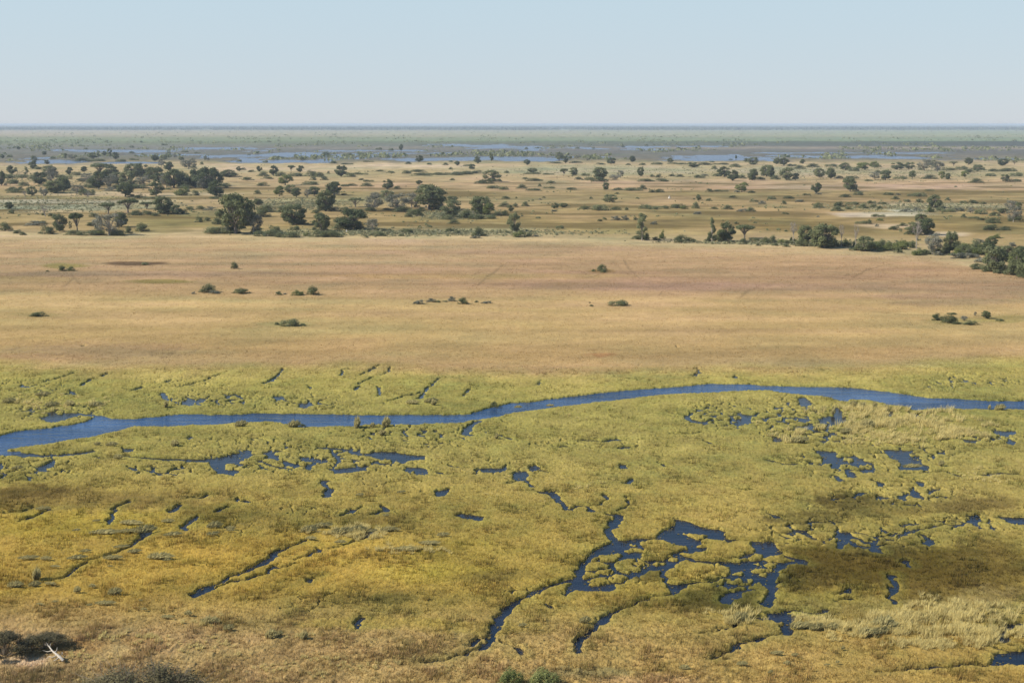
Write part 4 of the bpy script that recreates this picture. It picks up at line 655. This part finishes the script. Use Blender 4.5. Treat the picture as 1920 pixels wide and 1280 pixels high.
(115,508,15,12,B,'left one of two round bushes on a green-tinged patch of the plain','the left round plain bush'),(131,508,16,9,B),(88,509,7,3,B),(271,497,14,7,C_,'small bush on the dark brown oval patch of the plain','the bush on the brown oval'),(439,504,14,14,B,'lone pointed bush on the plain below the largest tree','the lone pointed plain bush'),(388,549,36,15,C_,'wide ragged bush in the pair on the left of the plain','the wide ragged plain bush'),(401,551,22,8,GB),(450,551,34,12,B,'flat dark bush in the pair on the left of the plain','the flat plain bush'),(362,551,8,6,GB),(522,553,14,8,B),(534,552,8,4,GB),(556,554,24,11,LB),(585,553,24,19,B,'rounded dark bush with a crisp shadow, highest of those on the plain','the highest round plain bush'),(70,594,34,10,B,'flat grey-green bush near the left edge of the plain','the flat bush near the left edge'),(542,612,34,19,C_,'largest bush low on the plain, loose and grey-green','the largest low plain bush'),(519,609,10,6,B),(567,611,12,6,B),(780,570,14,5,GB),(785,570,20,10,GB,'grey bush at the left end of the bush line in mid plain','the left bush of the mid-plain line'),(808,567,20,8,GB),(820,567,12,6,C_),(834,566,10,4,C_),(847,565,16,10,GB),(868,570,20,14,B,'dark upright bush in the middle of the bush line in mid plain','the upright bush of the mid-plain line'),(893,567,10,4,C_),(912,569,22,6,GB),(1129,508,19,13,B,'bush on reddish ground in the upper plain right of centre','the bush on reddish ground'),(1132,511,14,6,C_),(1113,509,8,5,B),(1160,574,36,15,C_,'wide lone bush in mid plain right of centre','the wide lone plain bush'),(1106,568,6,3,B),(1109,574,8,4,B),(1759,601,22,15,B,'left dark bush of the cluster on the right of the plain','the left bush of the right cluster'),(1783,606,28,17,B,'middle and largest bush of the cluster on the right of the plain','the middle bush of the right cluster'),(1786,590,18,6,C_),(1795,608,18,6,B),(1825,610,34,8,B),(1808,601,12,11,G),(1828,592,6,9,G),(1848,597,17,15,D),(1876,602,16,6,C_),
# river bank and foreground
(926,761,14,9,B,'dark little bush on the far river bank at centre','the little river-bank bush'),(567,799,12,6,B),
(957,1290,50,40,LB,'fresh green bush cut by the bottom edge, left of the pair','the left bottom-edge green bush'),(1018,1292,62,38,LB,'fresh green bush cut by the bottom edge, right of the pair','the right bottom-edge green bush'),
]
# little trees and bushes between the far lakes
for t in [(35,281,6,6),(307,273,12,6),(246,277,10,5),(160,280,8,4),(83,291,9,8),(98,298,10,6),(62,300,14,8),(5,297,8,8),(17,295,12,6),(122,292,8,4),(88,308,10,8),(752,283,8,13),(650,293,22,7),(525,297,14,6),(566,300,7,6),(610,293,24,8),(710,281,12,6),(733,283,10,7),(726,294,14,4),(740,296,8,4),(786,304,14,13),(896,307,13,14),(922,302,7,15),(765,308,14,5),(690,304,20,4),(650,309,22,5),(625,307,16,5),(845,304,8,4),(857,311,9,9),(835,310,12,5),(876,312,16,5),(805,309,10,5),(497,305,10,6),(987,280,8,4),(1007,278,8,3),(1082,279,9,4),(1113,279,7,4),(1168,276,9,4),(1310,277,9,4),(246,288,14,4),(315,290,12,5),(369,288,12,4),(346,286,14,4),(1250,285,5,3),(1335,305,10,4),(1380,298,4,7),(1520,297,8,3),(1370,300,8,3),(448,303,10,4),(466,291,6,4)]:
    PL.append(t + (C_ if t[2] > t[3]*1.4 else D,))

_r = random.Random(99)
PL += [(x_, y_, w_, h_, LB) for x_, y_, w_, h_ in [(1632,470,30,17),(1664,470,30,16),(1690,468,30,18),(1812,470,32,18),(1842,478,36,20),(1800,480,30,16),(1868,486,34,20),(1905,492,34,22),(1645,462,22,12),(1880,475,26,14)]]
for q in list(PL):
    if q[4] in (D, O, G, X_, S_) and q[3] >= 22 and q[1] < 525 and q[1] > 300:
        for k in range(1 if q[3] < 32 else 2):
            PL.append((q[0] + round(_r.uniform(-.45, .45)*q[2], 1), q[1] - _r.uniform(.2, 1.5), round(q[2]*_r.uniform(.35, .7)), round(q[3]*_r.uniform(.18, .32), 1), _r.choice((B, B, C_, C_, GB))))
CATN = {D: ('tree', 'broad dark tree'), U: ('tree', 'flat-topped dark tree'), S_: ('tree', 'tall slender tree'), G: ('tree', 'grey-green tree'), O: ('tree', 'olive-green tree'), LT: ('tree', 'pale green tree'), X_: ('dead tree', 'bare pale dead tree'),
        B: ('bush', 'dark green bush'), C_: ('bush', 'olive-green bush'), GB: ('bush', 'grey bush'), LB: ('bush', 'bright green bush')}
NAMES = {D: 'broadleaf_tree', U: 'umbrella_tree', S_: 'slender_tree', G: 'grey_tree', O: 'olive_green_tree', LT: 'pale_green_tree', X_: 'dead_tree', B: 'dark_bush', C_: 'olive_bush', GB: 'grey_bush', LB: 'green_bush'}
ORD = ['nearest', 'second nearest', 'third nearest', 'fourth nearest', 'fifth nearest', 'sixth nearest', 'seventh nearest', 'eighth nearest', 'ninth nearest', 'tenth nearest', 'eleventh nearest', 'twelfth nearest', 'thirteenth nearest', 'fourteenth nearest', 'fifteenth nearest']
LMS = [p for p in PL if len(p) > 6]
def relabel(x, y, nm, buckets, item, lms):
    best = min(lms, key=lambda q: math.hypot(q[0]-x, (q[1]-y)*3.0) + (9999 if q[0] == x and q[1] == y else 0))
    dx, dy = x-best[0], (y-best[1])*3.0
    if abs(dx) >= abs(dy): rel = 'right of' if dx > 0 else 'left of'
    else: rel = 'in front of' if dy > 0 else 'behind'
    buckets.setdefault((nm, rel, best[-1]), []).append((math.hypot(dx, dy), item))
rng = random.Random(5); buckets = {}
for k, p in enumerate(PL):
    x, y, w_, h_, kd = p[:5]
    var = rng.randrange(5 if kd == D else 3); rot = rng.uniform(0, 6.28)
    
    o = place(kd, var, x, y, w_, h_, rot)
    o.name = NAMES[kd]
    cat, nm = CATN[kd]
    size = w_*h_/max(1, (y-232.5)**2)*100
    nm = ('small ' if size < 1.0 else '') + nm.replace(' green bush', ' bush').replace('-green bush', ' bush')
    tag(o, cat=cat, group=('trees' if kd in (D, U, S_, G, O, LT, X_) else 'bushes') + (' standing between the far lakes' if y < 312 else ' of the scrub country beyond the plain' if y < 525 and not (495 < y < 515 and x < 1300) else ' scattered on the grassy plain' if y < 620 else ' of the marsh'))
    if len(p) > 6: o['label'] = p[5]
    else: relabel(x, y, nm, buckets, o, LMS)
for (nm, rel, short), lst in buckets.items():
    lst.sort(key=lambda q: q[0])
    for j, (_, o) in enumerate(lst):
        o['label'] = f'{nm} {rel} {short}' if len(lst) == 1 else f'{nm} {ORD[min(j, 14)]} {rel} {short}'.replace('nearest left', 'nearest on the left').replace('nearest right', 'nearest on the right').replace('nearest behind', 'nearest of those behind').replace('nearest in front', 'nearest of those in front')

# big foreground bushes, each with its own finer foliage
def big_bush(x, y, w_, h_, mat, seed, label, n=34, per=700, sz=.011):
    r_ = np.random.RandomState(seed); X, Y = unproject(x, y, .35); d = depth_at(float(Y), .35); sw = w_*d/F; sh_ = h_*d/F
    bl = []
    for k in range(n):
        a = r_.rand()*6.28; rr = r_.rand()**.55*.42; r = r_.uniform(.07, .13)
        bl.append((math.cos(a)*rr, math.sin(a)*rr, .1 + .6*(1-(rr/.47)**2)*r_.uniform(.55, 1), r))
    V, Fc, C = leaves(bl, per, sz, r_, squash=1.3, shell=.35)
    f = mesh_from('bush', V, Fc, mat, colour=C); f.scale = (sw, sw*.8, sh_*1.1); f.location = (float(X), float(Y), .3)
    P = []
    for b_ in bl:
        P.append([(b_[0]*.15, b_[1]*.15, -.03, .008), (b_[0]*.7, b_[1]*.7, b_[2]*.6, .004), (b_[0]*1.1, b_[1]*1.1, b_[2]*1.12, .0012)])
        for _ in range(10):
            e = r_.normal(size=3)*b_[3]*.9
            P.append([(b_[0]*.8, b_[1]*.8, b_[2]*.8, .0025), (b_[0]+e[0], b_[1]+e[1], b_[2]+abs(e[2])*1.3, .0007)])
    v_, f_ = tubes(P, 4); st = mesh_from('stems', v_, f_, M_DRY2, parent=f)
    f.name = 'foreground_bush'; tag(f, label, 'bush', 'large grey bushes in the bottom left corner')
    return f
M_DRY2 = plain_mat('grey twigs', (.19, .15, .10))
M_SCR = leaf_mat('dull foreground leaves', (.055, .048, .024), (.135, .115, .055), trans=.15)
big_bush(278, 1335, 300, 112, M_SCR, 4, 'wide grey-brown twiggy bush cut by the bottom edge of the picture', 46, 620, .009)
big_bush(5, 1226, 130, 56, M_SCR, 9, 'dark grey-green bush at the left edge beside the bleached fallen branch')
big_bush(85, 1213, 110, 34, M_SCR, 14, 'low dull green bush behind the bleached fallen branch')

# bleached fallen branch
r_ = np.random.RandomState(2); X, Y = unproject(102, 1234, .5); X = float(X); Y = float(Y)
root = bpy.data.objects.new('fallen_branch', None); COL.objects.link(root); root.location = (X, Y, .55); root.scale = (.85, .85, .8)
tag(root, 'bleached forked dead branch lying on the sand at the bottom left', 'dead branch')
main = [[(1.0, -.35, -.1, .15), (.6, -.2, .22, .14), (.28, .1, .30, .12), (-.05, .22, .52, .10), (-.4, .6, .55, .075), (-.7, .8, .85, .055), (-1.05, 1.25, .9, .035), (-1.2, 1.3, 1.2, .015)]]
tw = [[(-.4, .6, .55, .06), (-.75, .5, .5, .04), (-1.0, .75, .38, .03), (-1.4, .7, .55, .012)], [(.28, .1, .30, .07), (-.1, -.1, .12, .05), (-.5, -.05, .2, .035), (-.75, -.3, .0, .02)], [(-.05, .22, .52, .06), (.1, .5, .62, .04), (.05, .8, .85, .015)],
      [(.6, -.2, .22, .07), (.75, .2, .4, .05), (.6, .55, .42, .02)], [(-.7, .8, .85, .04), (-.7, 1.1, 1.15, .015)], [(.6, -.2, .22, .06), (.4, -.5, .1, .04), (.1, -.6, -.05, .02)], [(-1.05, 1.25, .9, .025), (-1.35, 1.1, 1.0, .01)]]
v_, f_ = tubes(main, 8); mesh_from('trunk', v_, f_, M_BONE, parent=root, smooth=True)
for t_ in tw:
    v_, f_ = tubes([t_], 6); mesh_from('twig', v_, f_, M_BONE, parent=root, smooth=True)

# pale termite mounds far off
def mound(x, y, w_, h_, label):
    X, Y = unproject(x, y, .3); d = depth_at(float(Y)); V = []; n = 12
    for k, (z, r) in enumerate([(0, 1), (.25, .75), (.5, .5), (.75, .32), (1, .12)]):
        for j in range(n):
            a = 6.283*j/n; q = r*(1+.15*math.sin(3*a+k)); V.append((q*math.cos(a), q*math.sin(a), z))
    Fc = [(k*n+j, k*n+(j+1) % n, (k+1)*n+(j+1) % n, (k+1)*n+j) for k in range(4) for j in range(n)]
    o = mesh_from('termite_mound', V, Fc, M_CLAY, smooth=True); o.location = (float(X), float(Y), .3)
    o.scale = (w_*d/F/2, w_*d/F/2, h_*d/F); tag(o, label, 'termite mound', 'pale termite mounds')
M_CLAY = plain_mat('pale dry clay', (.56, .50, .42), .12, 2)
mound(1255, 372, 5, 5, 'pale termite mound on the far grassland right of centre')
mound(650, 435, 4, 5, 'small pale termite mound at the plain edge below the wide stout-trunked tree')
mound(825, 436, 4, 4, 'small pale termite mound left of the scraggy olive bush')

def trim(o):
    w_ = o['label'].split()
    if len(w_) > 16:
        o['label'] = ' '.join(x_ for x_ in w_ if x_ not in ('the', 'a', 'of', 'on'))
for o in COL.objects:
    if 'label' in o: trim(o)
# ---------------------------------------------------------------- grasses
def blades(px, py, hgt, nb, wid, spread, colr, z0, rs, lean=.35):
    """tufts of tapering blades: returns verts, tris, colours"""
    X, Y = unproject(px, py, .3); n = len(X)
    a = rs.rand(n, nb)*2*np.pi; rr = spread[:, None]*np.sqrt(rs.rand(n, nb))
    bx = X[:, None] + np.cos(a)*rr; by = Y[:, None] + np.sin(a)*rr
    hh = hgt[:, None]*(.55+.6*rs.rand(n, nb))
    th = rs.rand(n, nb)*np.pi
    wx = np.cos(th)*wid[:, None]/2; wy = np.sin(th)*wid[:, None]/2
    lx = np.cos(a)*hh*lean*rs.rand(n, nb) + .18*hh; ly = np.sin(a)*hh*lean*rs.rand(n, nb)
    z = z0[:, None] + 0*bx
    V = np.stack([np.stack([bx-wx, by-wy, z-.05], -1), np.stack([bx+wx, by+wy, z-.05], -1), np.stack([bx+lx, by+ly, z+hh], -1)], 2).reshape(-1, 3)
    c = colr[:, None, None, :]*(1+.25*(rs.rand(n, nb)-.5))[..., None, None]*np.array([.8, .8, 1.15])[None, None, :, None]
    return V, np.arange(len(V)).reshape(-1, 3), np.broadcast_to(c, (n, nb, 3, 3)).reshape(-1, 3)
rs = np.random.RandomState(21)
# marsh sedge
n = 140000
px = rs.uniform(-260, 2180, n); py = 660 + (1300-660)*rs.rand(n)**1.05
wt = look_up(WET, px, py); keep = wt < -.12; px, py = px[keep], py[keep]
col = look_up(COLR, px, py)*1.15; zz = look_up(ZG, px, py)
hv = fbm(unproject(px, py)[0]/6, unproject(px, py)[1]/6, 3, 300)
hg = np.clip(.14 + .20*hv, .05, .5)*np.where(py > 700, 1, .8)*np.clip(-look_up(WET, px, py)/.9, .35, 1); n = len(px)
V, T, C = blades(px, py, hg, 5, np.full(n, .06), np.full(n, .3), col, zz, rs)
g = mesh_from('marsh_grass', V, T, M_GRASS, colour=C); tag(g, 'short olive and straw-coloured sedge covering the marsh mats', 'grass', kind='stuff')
n = 54000
px = rs.uniform(-260, 2180, n); py = 690 + (1300-690)*rs.rand(n); X, Y = unproject(px, py)
keep = (look_up(WET, px, py) < -.35) & ((fbm(X/4.5, Y/6, 4, 710) + .22*rs.rand(n)) > .26); px, py = px[keep], py[keep]; n = len(px)
col = look_up(COLR, px, py)*np.where(rs.rand(n, 1) < .6, np.array([[1.3, 1.28, 1.5]]), np.array([[.92, 1.02, .95]]))
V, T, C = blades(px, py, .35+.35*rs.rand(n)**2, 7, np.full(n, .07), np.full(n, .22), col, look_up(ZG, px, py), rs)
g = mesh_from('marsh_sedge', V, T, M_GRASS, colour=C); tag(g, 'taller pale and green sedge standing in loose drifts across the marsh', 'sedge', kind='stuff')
# plain grass
n = 50000
px = rs.uniform(-260, 2180, n); py = 440 + (700-440)*rs.rand(n)**.8
ed = np.interp(px, gx, EDGE); keep = py > ed+1; px, py = px[keep], py[keep]; n = len(px)
yy = unproject(px, py)[1]; sc_ = np.clip(yy/220, 1, 2.2)
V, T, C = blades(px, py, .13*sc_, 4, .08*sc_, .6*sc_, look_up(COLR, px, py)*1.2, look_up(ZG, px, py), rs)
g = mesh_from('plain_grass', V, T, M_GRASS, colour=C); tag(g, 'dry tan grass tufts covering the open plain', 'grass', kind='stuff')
n = 26000
px = rs.uniform(-260, 2180, n); py = 700 + (1290-700)*rs.rand(n); wt = look_up(WET, px, py)
X, Y = unproject(px, py); keep = (wt > .05) & (wt < .75) & ((fbm(X/1.6, Y/1.6, 2, 610) + .32*rs.rand(n)) > .12+wt*.35) & (look_up(PY, px, py) > 795)
X, Y = X[keep], Y[keep]; n = len(X); a0 = rs.rand(n)*6.28; r0 = .05+.11*rs.rand(n)
ang = a0[:, None] + np.arange(5)*1.2566
V = np.stack([X[:, None]+np.cos(ang)*r0[:, None], Y[:, None]+np.sin(ang)*r0[:, None], .03+.02*rs.rand(n, 5)], -1).reshape(-1, 3)
C = np.repeat(lin((150,132,78))*KALB*(.7+.7*rs.rand(n, 1)), 5, 0)
g = mesh_from('floating_plants', V, np.arange(n*5).reshape(-1, 5), M_GRASS, colour=C); tag(g, 'small brownish floating leaves and weed along the edges of the pools', 'water plants', kind='stuff')
# tall coarse grass patches
TALL = [(1690,780,150,22,900,1.3),(1640,815,90,16,300,1.1),(1760,810,110,16,400,1.1),(1480,815,40,10,60,1.2),(1615,765,30,7,60,1.4),(1700,1180,110,14,500,1.0),(1550,1172,60,6,260,.9),(1640,1175,40,8,160,.9),(1830,1190,90,18,500,1.0),(1670,1160,60,10,260,1.1),(1800,1150,120,24,500,.9),(1760,1205,80,5,260,.8),
        (640,995,80,10,220,.9),(690,1000,60,10,160,.8),(770,1028,50,5,120,.7),(100,765,70,12,70,1.0),(60,745,60,10,50,1.0),(170,755,60,8,40,.9),(960,905,200,40,60,.6),(300,1180,240,30,140,.6),(1380,1150,40,10,60,.9),(1380,1165,12,5,40,1.2),(1550,1160,120,10,120,.8),(300,1225,240,30,260,.5),(700,1245,300,22,260,.45),(1860,890,80,16,80,.7),(1240,770,300,30,80,.5)]
PXs, PYs, HH = [], [], []
for cx, cy, rx, ry, n, h in TALL:
    n = int(n*.55); kc = max(6, n//9); cq = rs.normal(size=(kc, 2))*.5; ci = rs.randint(0, kc, n)
    q = cq[ci]; j_ = rs.normal(size=(n, 2)); PXs.append(cx+q[:, 0]*rx+j_[:, 0]*14); PYs.append(cy+q[:, 1]*ry+j_[:, 1]*3); HH.append((.6+.5*rs.rand(kc))[ci]*.74*h*(.7+.4*rs.rand(n)))
px, py, hg = np.concatenate(PXs), np.concatenate(PYs), np.concatenate(HH)
keep = (look_up(WET, px, py) < -.05) & (py < 1320); px, py, hg = px[keep], py[keep], hg[keep]; n = len(px)
cc = lin((214,196,132))*KALB*1.45*(1+.25*(rs.rand(n, 1)-.5))*np.array([1, 1, 1]) 
V, T, C = blades(px, py, hg, 26, .035+.05*hg, .28*hg, cc, look_up(ZG, px, py)-.05, rs, .7)
g = mesh_from('coarse_grass', V, T, M_GRASS, colour=C); tag(g, 'tall pale coarse grass growing in dense patches on the marsh', 'grass', kind='stuff')

# single tufts of tall pale grass, each a thing: x, base y, width, height
TUFT = [(668,800,12,28,'tall pointed straw tuft on the near river bank at centre','the tall pointed river tuft'),(722,798,16,22,'leaning straw tuft right of the tall pointed river tuft','the leaning river tuft'),(548,800,22,17,'loose pale tuft at the river edge left of centre','the loose river tuft'),(448,799,24,14,'round pale tuft on the near river bank, left','the round river tuft'),(697,800,10,10),(715,814,14,12),(310,762,8,16,'thin straw tuft beside the little pool above the river, left','the thin tuft by the pool'),
 (75,742,28,9,'pale rounded tuft in the marsh near the upper left','the pale rounded marsh tuft'),(92,762,24,12),(127,760,22,12),(175,762,26,10),(12,755,22,12),(325,835,18,14,'single tuft on the long green island in the river','the island tuft'),(205,836,22,9),(180,834,12,8),(218,860,18,10),(28,880,20,8),
 (75,957,26,9,'grey-green tuft on the yellow marsh at the left','the grey tuft on yellow marsh'),(238,985,46,9,'long grey tuft above the dark channel, left','the long grey tuft'),(185,1004,58,9,'longest flat grey tuft left of the dark channel','the longest flat tuft'),(232,1000,36,9),(265,1000,40,18,'broad tuft at the top end of the dark channel, left','the broad channel-head tuft'),(140,996,16,5),(178,978,14,5),(310,980,24,8),(318,1006,34,8,'flat tuft right of the dark channel head','the flat tuft by the channel head'),(222,1028,28,6),(247,1037,26,8),(155,1036,22,6),(204,1050,34,10,'grey tuft under the dark channel, left','the grey tuft under the channel'),(292,1050,50,14,'ragged wide tuft right of the dark channel','the ragged wide tuft'),(310,1052,16,5),(45,1050,36,8,'flat dark-footed tuft at the far left of the yellow marsh','the dark-footed tuft'),(82,1050,22,8),(137,1050,36,8),(100,1064,18,5),(205,1063,10,4),(397,990,28,14),(430,992,16,8),(395,1004,24,8),(430,996,14,6),
 (66,1085,14,30,'tall thin straw tuft at the left above the brown grass','the tall thin left tuft'),(22,1102,30,14),(60,1100,22,12),(90,1097,22,7),(142,1110,14,14),(170,1101,14,8),(190,1135,36,8,'row of dark-footed grass below the left channel','the row of dark-footed grass'),(210,1115,26,16),(100,1130,12,5),(72,1134,14,4),(165,1136,12,5),(262,1127,8,4),(268,1144,12,6),(310,1160,26,7),(350,1153,16,10),(388,1170,34,18),(425,1182,20,14),
 (505,1196,24,20,'upright straw tuft in the bottom left quarter','the upright straw tuft'),(568,1197,14,20),(520,1192,16,12),(575,998,30,14),(600,990,34,12,'pale tuft in the dense patch of tufts left of centre','the pale patch tuft'),(635,1003,40,16),(665,998,34,14),(725,997,30,12),(580,1012,22,8),(635,1019,22,7),(695,998,18,7),(740,995,18,6),(755,1034,44,8,'long grey tuft right of the tuft patch','the long grey centre tuft'),(800,1022,38,8),(828,1006,24,9,'dark-shadowed oval tuft in the lower centre','the dark-shadowed oval tuft'),(672,930,16,6),(750,924,16,5),(722,968,12,6),
 (1095,1168,22,14,'tuft at the left of the short lower channel','the tuft by the lower channel'),(1385,1164,30,22,'big rounded pale tuft beside the lower right pools','the big rounded tuft'),(978,1175,16,8),(1282,1255,20,10),(1455,1228,24,9,'low grey tuft near the bottom right','the low grey bottom tuft'),(1490,1230,14,7),(1475,1246,14,9),(1550,1248,12,4),(1570,1243,8,6),(1580,1217,8,8),(1444,1262,10,8),(1390,1248,20,10),(1655,1180,46,30,'tall swept pale tuft at the head of the coarse grass, right','the tall swept tuft'),(1500,1180,40,18),(1530,1182,30,16),(1560,1180,26,14),(1625,1192,30,22),(1650,1190,36,16),
 (1562,775,8,14),(1600,760,16,12),(1617,765,12,16,'spiky straw tuft by the river on the right','the spiky river tuft'),(1640,762,10,12),(1660,766,12,12),(1875,768,20,14),(1855,766,6,10),(1498,830,30,16,'pale bushy tuft in the marsh, right of centre','the pale bushy marsh tuft'),(1585,812,22,12),(1625,800,26,18),(1710,878,34,10,'straw fringe in front of the right-hand pool','the straw fringe by the pool'),(1765,872,12,12),(970,765,14,6),(1030,762,14,6),(930,821,8,12),(805,755,26,10),(812,758,10,12),(770,757,26,9)]
def tuft_src(seed):
    r_ = np.random.RandomState(seed); n, nb = 1, 300
    a = r_.rand(nb)*6.283; rr = .42*np.sqrt(r_.rand(nb)); bx = np.cos(a)*rr; by = np.sin(a)*rr*.8
    hh = (1-.55*(rr/.42)**2)*(.35+.65*r_.rand(nb)); th = r_.rand(nb)*3.14; w_ = .028
    lx = np.cos(a)*.22*r_.rand(nb) + .10 + .08*r_.rand(nb); ly = np.sin(a)*.25*r_.rand(nb)
    wx, wy = np.cos(th)*w_/2, np.sin(th)*w_/2
    mz = hh*.6; V = np.stack([np.stack([bx-wx, by-wy, 0*bx-.08], -1), np.stack([bx+wx, by+wy, 0*bx-.08], -1), np.stack([bx+lx*.35+wx*.7, by+ly*.35+wy*.7, mz], -1), np.stack([bx+lx, by+ly, hh], -1)], 1)
    c = lin((190,178,124))*KALB*1.3*(1+.4*(r_.rand(nb, 1)-.5)); C = np.repeat(c, 4, 0)
    return V.reshape(-1, 3), np.arange(nb*4).reshape(-1, 4), C
TS = []
for k in range(3):
    V, Fc, C = tuft_src(50+k); TS.append([V, Fc, C, None])
bk = {}; TL = [t for t in TUFT if len(t) > 4]
for k, t in enumerate(TUFT):
    x, y, w_, h_ = t[:4]; s_ = TS[k % 3]
    if s_[3] is None: s_[3] = o = mesh_from('grass_tuft', s_[0], s_[1], M_GRASS, colour=s_[2])
    else: o = s_[3].copy(); COL.objects.link(o)
    X, Y = unproject(x, y, .35); d = depth_at(float(Y), .35); o.location = (float(X), float(Y)+w_*d/F*.3, .38)
    o.scale = (w_*d/F, max(w_*.34, h_*.7)*d/F, h_*d/F*.95); o.rotation_euler = (0, 0, rng.uniform(-.3, .3)); o.name = 'grass_tuft'
    tag(o, cat='grass tuft', group='tufts of tall pale grass in the marsh')
    if len(t) > 4: o['label'] = t[4]
    else: relabel(x, y, 'pale grass tuft', bk, o, TL)
for (nm, rel, short), lst in bk.items():
    lst.sort(key=lambda q: q[0])
    for j, (_, o) in enumerate(lst):
        o['label'] = f'{nm} {rel} {short}' if len(lst) == 1 else f'{nm} {ORD[min(j, 14)]} {rel} {short}'.replace('nearest left', 'nearest on the left').replace('nearest right', 'nearest on the right').replace('nearest behind', 'nearest of those behind').replace('nearest in front', 'nearest of those in front')

# ---------------------------------------------------------------- far woods and scrub (uncountable)
def clumps(X, Y, r, hgt, nl, rs, zb=.3):
    n = len(X); d = rs.normal(size=(n, nl, 3)); d /= np.linalg.norm(d, axis=2)[..., None]; d[..., 2] = np.abs(d[..., 2])
    c = np.stack([X[:, None]+d[..., 0]*r[:, None]*.9, Y[:, None]+d[..., 1]*r[:, None]*.9, zb+hgt[:, None]*(.1+.85*d[..., 2])], -1)
    nm = d + rs.normal(size=d.shape)*.5; nm /= np.linalg.norm(nm, axis=2)[..., None]
    t = np.cross(nm, rs.normal(size=d.shape)); t /= np.linalg.norm(t, axis=2)[..., None]; q = np.cross(nm, t)
    s_ = (np.minimum(r, hgt)*.5)[:, None, None]*(.6+.6*rs.rand(n, nl, 1))
    V = np.stack([c-t*s_, c-q*s_, c+t*s_, c+q*s_], 2).reshape(-1, 3)
    C = np.repeat(np.clip(rs.rand(n, 1)*.6+.4*rs.rand(n, nl), 0, 1).ravel(), 4)
    return V, np.arange(len(V)).reshape(-1, 4), np.stack([C]*3, -1)
rs = np.random.RandomState(77)
n = 44000
py = HORY + 1.0 + 10.5*rs.rand(n)**1.1; px = rs.uniform(-700, 2620, n); X, Y = unproject(px, py)
den = fbm(X/900, Y/2500, 3, 400) + .35*fbm(X/200, Y/700, 2, 410); keep = den + .55 - (py-HORY-2)/26 > 0
X, Y, py = X[keep], Y[keep], py[keep]; n = len(X)
V, T, C = clumps(X, Y, 10+16*rs.rand(n), 7+10*rs.rand(n), 9, rs)
g = mesh_from('distant_woodland', V, T, M_FAR, colour=C); tag(g, 'hazy blue-green band of woodland along the horizon', 'woodland', kind='stuff')
n = 16000
py = 243 + 60*rs.rand(n)**1.2; px = rs.uniform(-500, 2420, n); X, Y = unproject(px, py)
den = fbm(X/160, Y/420, 3, 500) + .5*sstep(300, 0, px)*sstep(262, 266, py)*sstep(278, 274, py); keep = (den > .17) & (look_up(fl, px, py) < .1)
X, Y, py = X[keep], Y[keep], py[keep]; n = len(X)
V, T, C = clumps(X, Y, 3+5*rs.rand(n), 1.5+3.5*rs.rand(n)**2, 8, rs)
g = mesh_from('lake_scrub', V, T, M_OLIVE, colour=C); tag(g, 'low scattered scrub on the flats round the far lakes', 'scrub', kind='stuff')
n = 9000
ZN = [(110,386,190,14,1),(560,384,90,10,1),(1740,390,170,8,1),(1150,322,280,10,.8),(1480,322,160,12,1),(1700,325,200,14,1),(900,438,200,6,.9),(700,438,160,6,.8),(1450,458,220,5,1),(120,350,140,22,.7),(60,330,90,14,.6),(850,405,60,8,.8)]
P_, Q_ = [], []
for cx, cy, rx, ry, st in ZN:
    m = int(1100*st); q = rs.normal(size=(m, 2))*.55; P_.append(cx+q[:, 0]*rx); Q_.append(cy+q[:, 1]*ry)
px, py = np.concatenate(P_), np.concatenate(Q_); keep = py < np.interp(px, gx, EDGE)-1; px, py = px[keep], py[keep]; X, Y = unproject(px, py); n = len(X)
V, T, C = clumps(X, Y, .35+.7*rs.rand(n), .25+.55*rs.rand(n)**2, 10, rs)
g = mesh_from('low_scrub', V, T, M_HERB, colour=C); tag(g, 'low grey-green herbs and scrub on the pale patches between the trees', 'scrub', kind='stuff')

n = 5200
py = 308 + 130*rs.rand(n)**.9; px = rs.uniform(-200, 2120, n); keep = py < np.interp(px, gx, EDGE)-2; px, py = px[keep], py[keep]; X, Y = unproject(px, py)
keep = (fbm(X/45, Y/60, 4, 810) > .16) & (fbm(X/9, Y/12, 2, 820) > -.05); X, Y = X[keep], Y[keep]; n = len(X)
V, T, C = clumps(X, Y, .5+1.0*rs.rand(n)**2*Y/900, .35+.7*rs.rand(n)**2, 14, rs)
g = mesh_from('grassland_scrub', V, T, M_OLIVE, colour=C); tag(g, 'low olive scrub and coarse herbs dotted through the grass beyond the plain', 'scrub', kind='stuff')
# ---------------------------------------------------------------- haze: pale air over the whole plain
hz = bpy.data.meshes.new('haze'); xr, y0, y1, z0, z1 = 200000, -300, 400000, -2.0, 47.5
hv_ = [(-xr, y0, z0), (xr, y0, z0), (xr, y1, z0), (-xr, y1, z0), (-xr, y0, z1), (xr, y0, z1), (xr, y1, z1), (-xr, y1, z1)]
hz.from_pydata(hv_, [], [(0, 3, 2, 1), (4, 5, 6, 7), (0, 1, 5, 4), (1, 2, 6, 5), (2, 3, 7, 6), (3, 0, 4, 7)])
ho = bpy.data.objects.new('haze', hz); COL.objects.link(ho); tag(ho, 'pale bluish haze lying over the far plain', kind='stuff')
mh = bpy.data.materials.new('haze'); mh.use_nodes = True; t = mh.node_tree; t.nodes.clear()
pv = t.nodes.new('ShaderNodeVolumePrincipled'); pv.inputs['Color'].default_value = (.67, .76, .85, 1); pv.inputs['Density'].default_value = 8e-5; pv.inputs['Anisotropy'].default_value = 0.0
mo = t.nodes.new('ShaderNodeOutputMaterial'); t.links.new(pv.outputs[0], mo.inputs['Volume']); hz.materials.append(mh)
